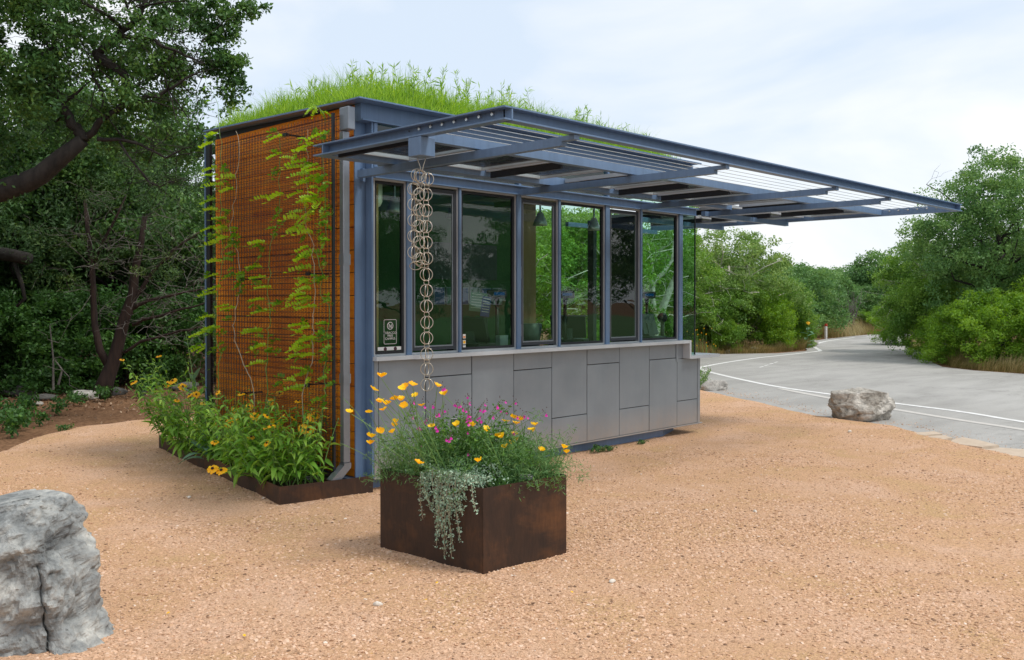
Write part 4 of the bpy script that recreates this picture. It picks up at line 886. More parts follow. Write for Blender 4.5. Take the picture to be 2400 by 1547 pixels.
def curve3(a, b, lift, k=5, side=(0, 0, 0)):
    a, b = Vector(a), Vector(b); c_ = a.lerp(b, 0.45) + Vector(side); c_.z = a.z + (b.z - a.z) * lift
    return [(a * (1 - f) ** 2 + c_ * 2 * f * (1 - f) + b * f * f) for f in [i / k for i in range(k + 1)]]
def petal_flower(name, np_, Ln, wd, cup, seed, m, tintv=0.5, rows=3, gap=1.0):
    r_ = random.Random(seed); q = MB()
    for i in range(np_):
        a = 2 * PI * i / np_ + r_.uniform(-.12, .12); ln = Ln * r_.uniform(0.88, 1.1); up = cup * r_.uniform(0.75, 1.25); tv = r_.random(); vs = []
        prof = [(0.05, 0.15), (0.5, 0.85), (0.85, 1.0), (1.0, 0.55)]
        for f, wf in prof:
            rr_ = ln * f; z = Ln * up * f ** 1.4 - (0.12 * Ln * max(0, f - .7) * 3)
            for s_ in (-1, 0, 1):
                y_ = s_ * wd * wf * gap; zz = z + abs(s_) * wd * 0.18
                vs.append((rr_ * math.cos(a) - y_ * math.sin(a), rr_ * math.sin(a) + y_ * math.cos(a), zz))
        fs = [(3 * j + s_, 3 * j + s_ + 1, 3 * j + s_ + 4, 3 * j + s_ + 3) for j in range(3) for s_ in range(2)]
        q.add(vs, fs, tv)
    me = q.mesh(name, True); me.materials.append(m); return me
POP = [petal_flower('flower', 4, 0.026, 0.0185, c_, 20 + i, M['poppy']) for i, c_ in enumerate((0.45, 0.7, 1.0))]
SMALLPOP = petal_flower('flower', 4, 0.022, 0.016, 1.2, 30, M['poppy'])
# salvia blossom: two lips on a tube
q = MB()
q.add([(0, 0, 0), (0.004, 0.0035, 0.0), (0.004, -0.0035, 0.0), (0.012, 0.006, 0.003), (0.012, -0.006, 0.003), (0.019, 0.0, 0.007)], [(0, 2, 1), (1, 2, 4, 3), (3, 4, 5)], 0.7)
q.add([(0.004, 0.003, -0.001), (0.004, -0.003, -0.001), (0.012, 0.010, -0.008), (0.012, -0.010, -0.008), (0.017, 0.007, -0.015), (0.017, -0.007, -0.015)], [(0, 1, 3, 2), (2, 3, 5, 4)], 0.4)
SALF = q.mesh('blossom', True); SALF.materials.append(M['magenta'])

def in_planter(u, v_): p_ = A_p + (B_p - A_p) * u + (L_p - A_p) * v_; return Vector((p_.x, p_.y, 0.47))
def make_poppy(name, label, base_uv, flowers, extra, seed, spread, grp, tall=0.4):
    r_ = random.Random(seed); bp = [in_planter(*uv) for uv in base_uv]; c0 = sum(bp, Vector()) / len(bp)
    root = thing(name, label, 'flowers', (c0.x, c0.y, 0.47), grp)
    st = MB(); lp = []; ld = []
    for p_ in flowers:
        p_ = Vector(p_); b = min(bp, key=lambda e: (e - p_).length * r_.uniform(0.7, 1.3))
        cv_ = curve3(b + Vector((r_.uniform(-.05, .05), r_.uniform(-.05, .05), 0)), p_ - Vector((0, 0, 0.004)), 0.62)
        st.tube(cv_, [0.0026] * 4 + [0.002, 0.0017], 4, False)
        for f_ in (0.25, 0.4, 0.55, 0.68):
            i = int(f_ * 5); bb = cv_[i]
            for _ in range(13): lp.append(bb + Vector((r_.gauss(0, .022), r_.gauss(0, .022), r_.gauss(0.005, .02))))
        o = link('flower', (SMALLPOP if p_.z < 0.86 and r_.random() < .7 else POP[r_.randrange(3)]), None, root, tuple(p_ - root.location))
        o.rotation_euler = (r_.uniform(-.5, .5), r_.uniform(-.5, .5), r_.uniform(0, 6.28)); s_ = r_.uniform(0.85, 1.1); o.scale = (s_, s_, s_)
    for _ in range(extra):                            # buds and seed pods on bare stalks
        b = r_.choice(bp); tp = b + Vector((r_.gauss(0, spread), r_.gauss(0, spread), r_.uniform(0.12, tall)))
        cv_ = curve3(b, tp, 0.7); st.tube(cv_, [0.0022] * 3 + [0.0016] * 3, 4, False); st.tube([tp, tp + (tp - cv_[-2]).normalized() * r_.uniform(.025, .07)], [0.0034, 0.0006], 5)
        for i in (1, 2, 3):
            for _ in range(10): lp.append(cv_[i] + Vector((r_.gauss(0, .025), r_.gauss(0, .025), r_.gauss(0, .02))))
    st.build('stems', M['stem'], root)
    # feathery foliage mound
    for b in bp:
        for _ in range(46):
            cc = b + Vector((r_.gauss(0, .085), r_.gauss(0, .085), abs(r_.gauss(0.09, 0.11))))
            for _ in range(22): lp.append(cc + Vector((r_.gauss(0, .022), r_.gauss(0, .022), r_.gauss(0, .018))))
    arr = np.array([tuple(v_ - root.location) for v_ in lp])
    me = leaf_mesh('foliage', arr, 0.034, seed, aspect=0.13, flat=0.3)
    tag(link('foliage', me, M['poppy_leaf'], root), kind='stuff')
    return root
left_f = [p_ for p_ in POPPY if p_[0] < -0.93]; right_f = [p_ for p_ in POPPY if p_[0] >= -0.93 and p_[1] > -2.39 and p_[0] > -0.75]
front_f = [p_ for p_ in POPPY if p_ not in left_f and p_ not in right_f]
make_poppy('poppy_plant', 'tall orange poppies leaning out over the left corner of the planter', [(0.12, 0.85), (0.2, 0.7), (0.1, 0.55), (0.3, 0.9), (0.08, 0.95), (0.28, 0.55), (0.12, 0.38), (0.3, 0.35)], left_f, 34, 41, 0.16, None, 0.5)
make_poppy('poppy_plant', 'short orange poppies along the back right of the planter', [(0.75, 0.5), (0.9, 0.35), (0.88, 0.65), (0.7, 0.85), (0.92, 0.15), (0.8, 0.25)], right_f, 22, 42, 0.12, None, 0.32)
make_poppy('poppy_plant', 'low trailing poppy at the front right edge of the planter, mostly in bud', [(0.45, 0.1), (0.62, 0.12), (0.8, 0.09), (0.95, 0.08), (0.55, 0.22)], front_f, 12, 43, 0.08, None, 0.18)
# salvia
root = thing('salvia_plant', 'dark green bush with small magenta blossoms in the middle of the planter', 'flowers', (*in_planter(0.5, 0.55).xy, 0.47))
r_ = random.Random(5); st = MB(); lp = []; nb_ = MB()
for p_ in SALVIA:
    p_ = Vector(p_); b = in_planter(min(max(0.5 + (p_.x + 0.8) * 0.55, .2), .85), r_.uniform(0.35, 0.75)); cv_ = curve3(b, p_ + Vector((0, 0, 0.02)), 0.6); st.tube(cv_, [0.002] * 4 + [0.0014, 0.001], 4, False)
    for j in range(1 + (r_.random() < .45)):
        o = link('blossom', SALF, None, root, tuple(p_ + Vector((r_.gauss(0, .009), r_.gauss(0, .009), r_.gauss(0, .008))) - root.location)); o.rotation_euler = (r_.uniform(-.3, .3), r_.uniform(-.3, .3), VIEW + r_.uniform(-2.4, -0.6)); s_ = r_.uniform(0.75, 1.1); o.scale = (s_,) * 3
    for j in range(5):
        c_ = p_ + Vector((r_.gauss(0, .013), r_.gauss(0, .013), r_.uniform(-.03, .045))); nb_.tube([c_, c_ + Vector((r_.gauss(0, .002), r_.gauss(0, .002), .007))], [0.0026, 0.001], 4)
    for i in (1, 2, 3):
        for _ in range(12): lp.append(cv_[i] + Vector((r_.gauss(0, .02), r_.gauss(0, .02), r_.gauss(0, .02))))
for _ in range(330):
    cc = in_planter(r_.gauss(0.5, 0.22), r_.gauss(0.5, 0.22)) + Vector((0, 0, abs(r_.gauss(0.15, 0.11))))
    for _ in range(20): lp.append(cc + Vector((r_.gauss(0, .026), r_.gauss(0, .026), r_.gauss(0, .022))))
st.build('stems', M['stem'], root); nb_.build('buds', M['dark_bud'], root)
tag(link('foliage', leaf_mesh('foliage', np.array([tuple(v_ - root.location) for v_ in lp]), 0.026, 51, aspect=0.42, flat=0.5), M['salvia_leaf'], root), kind='stuff')
# silver trailing plant over the left front edge
root = thing('silver_plant', 'silvery trailing plant spilling over the front corner of the planter', 'plant', (-1.0, -2.1, 0.5)); st = MB(); lp = []
ln_ = (A_p - L_p).normalized(); outw = Vector((-1, -0.04, 0))
for i in range(40):
    f = min(0.96, max(0.05, r_.gauss(0.66, 0.12))); e = L_p + (A_p - L_p) * f
    b = Vector((e.x + r_.uniform(0.06, 0.28), e.y + r_.uniform(-.05, .05), 0.49))
    drop = max(0.03, r_.gauss(0.12, 0.085)) if abs(f - .66) > .09 else r_.uniform(0.12, 0.46)
    p1 = Vector((e.x - 0.02, e.y, ZT_p + r_.uniform(0.02, 0.07))); sp_ = r_.uniform(-.10, .10)
    p2 = Vector((e.x - r_.uniform(0.02, 0.05), e.y + sp_ * .6, ZT_p - drop * 0.5)); p3 = Vector((e.x - r_.uniform(.012, .03), e.y + sp_, ZT_p - drop))
    path = [b, (b + p1) / 2 + Vector((0, 0, .03)), p1, p2, p3]; fine = []
    for j in range(4):
        for k_ in range(5): fine.append(path[j].lerp(path[j + 1], k_ / 5))
    fine.append(p3); st.tube(fine, 0.0017, 4, False)
    for v_ in fine[3:]:
        for _ in range(5): lp.append(v_ + Vector((r_.gauss(0, .007), r_.gauss(0, .007), r_.gauss(0, .006))))
for _ in range(120):
    f = r_.gauss(0.68, 0.14); e = L_p + (A_p - L_p) * min(.97, max(.02, f)); cc = Vector((e.x + r_.uniform(-.02, .26), e.y, 0.52 + abs(r_.gauss(0, .045))))
    for _ in range(14): lp.append(cc + Vector((r_.gauss(0, .018), r_.gauss(0, .018), r_.gauss(0, .012))))
st.build('stems', M['pale_stem'], root)
tag(link('foliage', leaf_mesh('foliage', np.array([tuple(v_ - root.location) for v_ in lp]), 0.018, 52, aspect=0.5), M['silver_leaf'], root), kind='stuff')
# plant labels
def plant_label(p_, rz, label, wd=0.055, hh=0.03, tilt=0.9, lines=3, leg=0.1):
    o = thing('plant_label', label, 'plant label', p_, 'small plant labels', rz)
    mt = Matrix.Rotation(tilt - PI / 2, 4, 'X')
    MB().box(-wd / 2, wd / 2, -0.0015, 0.0015, -hh / 2, hh / 2, mt).mesh('plate')
    a = link('plate', MB().box(-wd / 2, wd / 2, -0.0015, 0.0015, -hh / 2, hh / 2, mt).mesh('plate'), M['grey_plastic'] if wd < .1 else M['plastic'], o)
    q = MB(); rr_ = random.Random(lines)
    for i in range(lines):
        z = hh * (0.36 - 0.78 * i / max(1, lines)); wl = wd * rr_.uniform(0.5, 0.85); q.box(-wd * .44, -wd * .44 + wl, -0.0032, -0.0018, z - hh * .02, z + hh * .035, mt)
    link('lettering', q.mesh('lettering'), M['white'], a)
    link('stake', MB().box(-0.003, 0.003, 0.004, 0.008, -leg, 0.0).mesh('stake'), M['plastic'], o)
plant_label((-0.60, -2.36, 0.535), VIEW + 0.15, 'little grey plant label lying at the front rim of the planter', 0.085, 0.036, 0.7, 2, 0.05)
plant_label((-0.486, -2.2, 0.58), VIEW + 0.1, 'little dark plant label half hidden in leaves at the planter right side', 0.06, 0.035, 1.0, 2)
plant_label((-0.64, -1.75, 0.83), VIEW - 0.2, 'black plant label peeping up behind the magenta blossoms', 0.07, 0.05, 1.2, 1, 0.35)

# ================================================================== LOW BED ALONG THE TIMBER SIDE
F0 = Vector((-0.827, 0.127)); F1 = Vector((-0.02, -0.026)); F2 = Vector((-0.24, 3.55))
BED = thing('low_planter_bed', 'low rusted steel bed edging along the timber side of the kiosk', 'planter bed', (-0.4, 1.5, 0))
plate(F0, F1, -0.05, 0.152, 0.006, 'edging', BED, inward=(-0.3, 1.5))
plate(F0 + (F2 - F0).normalized() * 0.0065, F2, -0.05, 0.152, 0.006, 'edging', BED, inward=(-0.1, 1.5))
q = MB(); q.prism([(F0.x + .01, F0.y + .008), (-0.13, 0.0), (-0.13, 2.4), (-0.13, 3.4), (F2.x + .008, F2.y)], (0.02, 0.10), 'Z'); q.build('soil', M['soil'], BED)

def lance(name, Ln, wd, droop, fold, segs=4, m=None):
    q = MB(); vs = []
    for i in range(segs + 1):
        f = i / segs; wf = (math.sin(PI * min(1, f * 0.93 + 0.06)) ** 0.8) * (1 - 0.25 * f) if 0 < i < segs else 0.06
        x = Ln * f * (1 - 0.18 * droop * f); z = -droop * Ln * f * f * 0.75
        vs += [(x, -wd / 2 * wf, z + fold * wd * wf), (x, 0, z), (x, wd / 2 * wf, z + fold * wd * wf)]
    fs = [(3 * i + j, 3 * i + j + 1, 3 * i + j + 4, 3 * i + j + 3) for i in range(segs) for j in (0, 1)]
    q.add(vs, fs, 0.5); me = q.mesh(name, True)
    if m: me.materials.append(m)
    return me
def tinted(me, t):
    a = me.attributes['tint']; a.data.foreach_set('value', np.full(len(me.polygons), t, np.float32)); return me
SL = [tinted(lance('leaf', 0.128, 0.045, dr, fo, 4, M['susan_leaf']), tv) for dr, fo, tv in ((0.5, .3, .1), (0.8, .2, .35), (0.3, .35, .55), (1.0, .25, .75), (0.6, .4, 1.0))]
# susan flower: ray petals plus dark cone
SF = petal_flower('flower', 12, 0.036, 0.0085, -0.12, 61, M['yellow'])
q = MB(); 
for i in range(4):
    pass
bm = bmesh.new(); bmesh.ops.create_icosphere(bm, subdivisions=1, radius=0.011); 
for v_ in bm.verts: v_.co.z = v_.co.z * 0.8 + 0.004
CONE = D.meshes.new('cone'); bm.to_mesh(CONE); bm.free(); CONE.materials.append(M['cone'])
def susan(label, base, hts, flowers, seed, lean, cat='flowers', grp='black-eyed susans in the low bed'):
    r_ = random.Random(seed); root = thing('black_eyed_susan', label, cat, (base[0], base[1], 0.10), grp); st = MB(); tops = []
    stems = [(Vector(f_), True) for f_ in flowers]
    for h in hts:
        a = r_.uniform(0, 2 * PI); rr_ = r_.uniform(0.04, 0.26)
        stems.append((Vector((base[0] + lean[0] * h + rr_ * math.cos(a), base[1] + lean[1] * h + rr_ * math.sin(a), 0.10 + h)), False))
    for tp, fl_ in stems:
        if fl_: tp = tp + Vector((-.075, -.085, .025))
        b = Vector((base[0] + r_.gauss(0, .05), base[1] + r_.gauss(0, .05), 0.10)); cv_ = curve3(b, tp, 0.62, 7); st.tube(cv_, [0.0042] * 4 + [0.0034, 0.003, 0.0026, 0.002], 5, False)
        nl = int(7 + 12 * (tp.z - 0.1)); ga = r_.uniform(0, 6.28)
        for i in range(nl):
            f = 0.12 + 0.86 * (i + 0.5) / nl; j = min(6, int(f * 7)); p_ = cv_[j].lerp(cv_[j + 1], f * 7 - j); ga += 2.4
            if f > 0.82 and fl_: continue
            o = link('leaf', SL[r_.randrange(5)], None, root, tuple(p_ - root.location)); s_ = (1.08 - 0.6 * f) * r_.uniform(0.85, 1.2) if f > .35 else r_.uniform(0.9, 1.25)
            o.scale = (s_, s_, s_); o.rotation_euler = (r_.gauss(0, .3), r_.uniform(-0.9, 0.15) + .2, ga + r_.gauss(0, .25))
        if fl_:
            o = link('flower', SF, None, root, tuple(tp - root.location)); c_ = link('cone', CONE, None, o); rx = r_.uniform(0.5, 1.1)
            o.rotation_euler = (rx, 0, VIEW + r_.uniform(-.7, .7)); s_ = r_.uniform(1.0, 1.3) * (1.25 if base[1] < 1.0 else 1.0); o.scale = (s_,) * 3
        elif r_.random() < .16:
            o = link('flower', SF, None, root, tuple(tp - root.location)); c_ = link('cone', CONE, None, o); o.rotation_euler = (r_.uniform(.2, .9), 0, VIEW + r_.uniform(-1.5, 1.5)); s_ = r_.uniform(0.7, 1.05); o.scale = (s_,) * 3
        elif r_.random() < .4:
            st.tube([tp, tp + Vector((0, 0, .012))], [0.008, 0.004], 6)
    st.build('stems', M['stem'], root)
    return root
PL = [((-0.34, 3.15), [SUSAN[0]], (-.35, .15), 5), ((-0.30, 2.72), [SUSAN[1], SUSAN[2], SUSAN[3]], (-.2, .1), 6), ((-0.27, 2.36), [SUSAN[4]], (-.1, 0), 6), ((-0.40, 2.0), [], (-.35, 0), 6), ((-0.36, 1.62), [SUSAN[12]], (-.1, 0), 6),
      ((-0.40, 1.25), [SUSAN[5], SUSAN[6], SUSAN[7]], (0, 0), 6), ((-0.55, 1.30), [SUSAN[8]], (-.35, .1), 6), ((-0.45, 0.85), [SUSAN[9]], (-.1, 0), 6), ((-0.62, 0.78), [SUSAN[13], SUSAN[14]], (-.5, 0), 6), ((-0.38, 0.52), [SUSAN[10], SUSAN[11], SUSAN[15]], (.1, 0), 5), ((-0.62, 0.45), [], (-.25, -.15), 6), ((-0.5, 0.22), [], (0, -.1), 4), ((-0.25, 0.72), [], (.1, 0), 4), ((-0.5, 2.35), [], (-.5, .1), 5), ((-.70, .62), [], (-.42, -.12), 4), ((-.62, 1.08), [], (-.42, -.05), 4), ((-.48, 1.75), [], (-.55, 0), 4), ((-.60, .28), [], (-.15, -.28), 4)]
LB = ['farthest black-eyed susan, its single yellow flower leaning out over the gravel', 'tall black-eyed susan with a close pair of yellow flowers beside the trellis edge', 'black-eyed susan with one half open flower against the trellis post', 'leafy flowerless susan clump halfway along the bed edging', 'upright susan with a yellow bud in front of the pale vine stem',
      'susan with three yellow flowers in front of the orange planks', 'leafy susan with one drooping flower in the middle of the bed', 'susan with one ragged yellow flower low before the wire trellis', 'susan sprawling over the bed edge with its lowest yellow flower', 'susan with big ragged yellow flowers near the downspout', 'broad leafy susan without flowers hanging over the bed corner', 'small leafy susan beside the black plant sign', 'thin leafy susan close to the trellis behind the plant sign', 'leafy susan without flowers bending over the far gravel edge', 'low susan drooping over the long edging near the corner', 'low susan drooping over the long edging a third of the way back', 'low susan drooping over the long edging beside the blue-green rosette', 'low susan drooping over the front corner of the bed']
for i, ((b, fl_, ln2, k_), lb) in enumerate(zip(PL, LB)):
    rr_ = random.Random(70 + i); susan(lb, b, [rr_.uniform(0.34, 0.86) * (1.12 if b[1] > 2 else 0.86) for _ in range(int(2.2 * k_))], fl_, 80 + i, ln2)
# blue-green broadleaf with a tall bare stalk
root = thing('bluegreen_plant', 'tall plant with broad blue-green leaves rising above the susans', 'plant', (-0.40, 2.42, 0.10)); BLF = [tinted(lance('leaf', 0.20, 0.085, dr, .15, 5, M['blue_leaf']), tv) for dr, tv in ((.3, .3), (.7, .7), (.15, 1.0))]
q = MB(); sp_ = [(-0.40, 2.42, 0.10), (-0.36, 2.41, 0.5), (-0.385, 2.46, 0.86), (-0.37, 2.53, 1.0), (-0.39, 2.59, 1.30)]; q.tube(sp_, [0.008, 0.007, 0.0055, 0.0045, 0.003], 6); q.tube([(-0.39, 2.59, 1.30), (-0.39, 2.59, 1.325)], [0.010, 0.004], 6); q.build('stems', M['stem'], root)
for (p_, sz, az, pt) in (((-.36, 2.42, .62), 1.1, 2.4, -.9), ((-.36, 2.42, .66), 1.0, -.6, -.8), ((-.37, 2.44, .76), .85, 2.0, -1.2), ((-.38, 2.45, .83), .85, -1.2, -1.1), ((-.37, 2.5, .96), .6, -.8, -1.2), ((-.375, 2.54, 1.1), .5, -.7, -1.25), ((-.38, 2.56, 1.17), .35, 2.2, -1.0)):
    o = link('leaf', BLF[int(sz * 10) % 3], None, root, tuple(Vector(p_) - root.location)); o.scale = (sz,) * 3; o.rotation_euler = (0, pt, az)
root = thing('bluegreen_plant', 'rosette of broad blue-green leaves low at the bed edging', 'plant', (-0.56, 1.85, 0.10))
for i in range(12):
    o = link('leaf', BLF[i % 3], None, root, (0.02 * math.cos(i * 2.4), 0.02 * math.sin(i * 2.4), 0.02 + .012 * i)); s_ = 1.35 - 0.04 * i; o.scale = (s_,) * 3; o.rotation_euler = (0, -0.25 - 0.07 * i, i * 2.4)
o = thing('bed_sign', 'black plant sign with white lettering at the near end of the low bed', 'plant sign', (-0.43, 0.30, 0.17), None, VIEW + 0.1)
mt = Matrix.Rotation(-0.35, 4, 'X')
a = link('plate', MB().box(-0.065, 0.065, -0.002, 0.002, -0.055, 0.055, mt).mesh('plate'), M['plastic'], o); q = MB(); rr_ = random.Random(3)
for i in range(8):
    if i == 4: continue
    z = 0.043 - 0.0115 * i; q.box(-0.058, -0.058 + rr_.uniform(0.055, 0.1), -0.0035, -0.0022, z - .0015, z + .0018, mt)
link('lettering', q.mesh('lettering'), M['white'], a); link('stake', MB().box(-0.004, 0.004, 0.004, 0.01, -0.14, 0.0).mesh('stake'), M['plastic'], o)
q = MB(); q.tube([(-0.42, 0.72, 0.215), (-0.30, 0.90, 0.235), (-0.19, 1.02, 0.24)], 0.016, 10); tag(q.build('drip_pipe', M['gutter']), 'short grey pipe poking out of the leaves by the trellis foot', 'pipe')

# ================================================================== VINES ON THE TRELLIS
def compound(name, nlf, Ln, lw, tv, seed):
    r_ = random.Random(seed); q = MB(); q.tube([(0, 0, 0), (Ln * .5, 0, 0.012), (Ln, 0, -0.02)], [0.0016, 0.0013, 0.0008], 4, False, tv)
    for i in range(nlf):
        f = (i + 1.2) / (nlf + .4); x = Ln * f; sz = lw * (1.0 - 0.35 * abs(f - .45)) * r_.uniform(.85, 1.12)
        for s_ in ((-1, 1) if i < nlf - 1 else (0,)):
            up = Vector((0.35 + r_.uniform(-.1, .2), s_ * 0.75, 0.55 + r_.uniform(-.25, .25))) if s_ else Vector((1, 0, 0)); up.normalize(); sd_ = up.cross(Vector((0.2, s_ * -.5, 0.85)).normalized()); sd_ = sd_.normalized() * sz * 0.27
            b = Vector((x, 0, 0.012 - 0.03 * f * f)); 
            q.add([b, b + up * sz * .35 + sd_, b + up * sz * .75 + sd_ * .8, b + up * sz, b + up * sz * .75 - sd_ * .8, b + up * sz * .35 - sd_], [(0, 1, 5), (1, 2, 4, 5), (2, 3, 4)], min(1, max(0, tv + r_.uniform(-.15, .15))))
    me = q.mesh(name); me.materials.append(M['vine_leaf']); return me
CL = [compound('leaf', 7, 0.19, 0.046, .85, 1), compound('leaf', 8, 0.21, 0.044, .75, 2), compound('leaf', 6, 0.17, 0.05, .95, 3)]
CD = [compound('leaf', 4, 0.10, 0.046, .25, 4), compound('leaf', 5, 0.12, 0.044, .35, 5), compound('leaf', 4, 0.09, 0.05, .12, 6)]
VD = [(STEM_a, LEAF_a, 'leafy vine at the far left edge of the trellis, its shoots waving past the frame', 1), (STEM_b, LEAF_b, 'vine with a bare pale twisting stem near the left edge of the trellis', 2), (STEM_c, LEAF_c, 'sparse vine climbing the middle of the trellis', 3), (STEM_d, LEAF_d, 'bright vine with the most leaves, right of the middle of the trellis', 4), (STEM_e, LEAF_e, 'dark small leaved vine next to the black right edge of the trellis', 5)]
for stm, lvs, lab, sd_ in VD:
    r_ = random.Random(sd_); root = thing('climbing_vine', lab, 'vine', (-0.34, stm[-1][0], 0.12), 'vines on the wire trellis'); q = MB()
    path = sorted([Vector((-0.335 + r_.uniform(-.01, .01), y, z)) for y, z in stm], key=lambda v_: -v_.z); path.append(Vector((-0.34, path[-1].y, 0.10)))
    fine = []
    for a, b in zip(path, path[1:]):
        for k_ in range(3): fine.append(a.lerp(b, k_ / 3) + Vector((r_.gauss(0, .006), r_.gauss(0, .010), 0)))
    fine.append(path[-1]); nn = len(fine); q.tube(fine, [0.0022 + 0.0028 * (i / nn) for i in range(nn)], 5)
    if sd_ == 1: q.tube([(-.335, 1.99, 3.28), (-.34, 2.0, 3.42), (-.3, 2.08, 3.55), (-.25, 2.25, 3.68), (-.28, 2.36, 3.82), (-.3, 2.38, 3.95)], [.003, .0028, .0025, .002, .0017, .001], 4)
    q.build('stem', M['pale_stem'] if sd_ in (2, 4) else M['stem'], root)
    for (y, z, kd) in lvs:
        if kd:
            az = R(135) + r_.uniform(-.25, .3); c_ = Vector((-0.37, y, z)) - Vector((math.cos(az), math.sin(az), 0)) * 0.10
            o = link('leaf', CL[r_.randrange(3)], None, root, tuple(c_ - root.location)); o.rotation_euler = (r_.gauss(0, .25), r_.uniform(-.12, .3), az); s_ = r_.uniform(.95, 1.2); o.scale = (s_,) * 3
            if r_.random() < (.2 if sd_ in (1, 4) else .1):
                az2 = az + r_.uniform(-.5, .5); o = link('leaf', CL[r_.randrange(3)], None, root, tuple(c_ + Vector((0.02, r_.uniform(-.06, .03), r_.uniform(-.06, .06))) - root.location)); o.rotation_euler = (r_.gauss(0, .4), r_.uniform(-.2, .5), az2); s_ = r_.uniform(.7, 1.1); o.scale = (s_,) * 3
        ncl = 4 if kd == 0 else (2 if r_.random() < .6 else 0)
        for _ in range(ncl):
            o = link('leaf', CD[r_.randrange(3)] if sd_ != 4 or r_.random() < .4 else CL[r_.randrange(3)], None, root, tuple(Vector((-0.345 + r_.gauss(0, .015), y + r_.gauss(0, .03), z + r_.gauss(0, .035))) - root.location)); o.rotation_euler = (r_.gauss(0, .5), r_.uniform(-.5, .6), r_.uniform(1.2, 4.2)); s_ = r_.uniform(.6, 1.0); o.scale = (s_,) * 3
    if sd_ == 1:
        for z in (3.35, 3.5, 3.6, 3.75, 3.85):
            o = link('leaf', CD[1], None, root, tuple(Vector((-.3, 2.1 + (z - 3.4) * .55, z)) - root.location)); o.scale = (.6,) * 3; o.rotation_euler = (0, 0, r_.uniform(0, 6))
o = thing('climbing_vine', 'short vine tip curling over the roof edge above the bright vine', 'vine', (-0.30, 0.36, 3.28), 'vines on the wire trellis')
for i in range(6):
    a = link('leaf', CL[i % 3], None, o, (0.0, 0.03 * (i - 2), 0.012 * i - 0.05)); a.scale = (.6,) * 3; a.rotation_euler = (0, .5, PI * .5 + 1.0 * (i - 2))
MB().tube([(-.27, .30, 3.2), (-.30, .36, 3.28), (-.29, .45, 3.31)], .0025, 4).build('stem', M['stem'], o)

# ================================================================== ROCKS
def rock(name, label, loc, dims, seed, m, grp=None, sub=4, rough=0.10, rz=0.0, nplanes=14, sink=0.15, cat='rock', shape=None):
    r_ = random.Random(seed); bm = bmesh.new(); bmesh.ops.create_icosphere(bm, subdivisions=sub, radius=1.0)
    pls = []
    for _ in range(nplanes):
        v_ = Vector((r_.gauss(0, 1), r_.gauss(0, 1), r_.gauss(0, 1))).normalized(); pls.append((v_, r_.uniform(0.72, 0.98)))
    off = Vector((seed * 3.7, seed * 1.3, seed * 2.1))
    for v_ in bm.verts:
        d = v_.co.normalized(); rad = min([1.15] + [h / max(d.dot(n_), 0.05) for n_, h in pls if d.dot(n_) > 0.05])
        nn = noise.fractal(d * 1.7 + off, 1.0, 2.1, 5); rdg = abs(noise.noise(d * 2.6 + off))
        rad *= 1 + rough * 1.3 * nn - rough * 1.0 * max(0, 0.12 - rdg) * 8 * 0.5
        p_ = d * rad
        if shape: p_ = shape(p_)
        v_.co = (p_.x * dims[0] / 2, p_.y * dims[1] / 2, p_.z * dims[2] / 2 + dims[2] * (0.5 - sink))
    me = D.meshes.new(name); bm.to_mesh(me); bm.free()
    for pl in me.polygons: pl.use_smooth = name != 'boulder'
    o = link(name, me, m, None, loc); o.rotation_euler = (0, 0, rz)
    return tag(o, label, cat, grp)
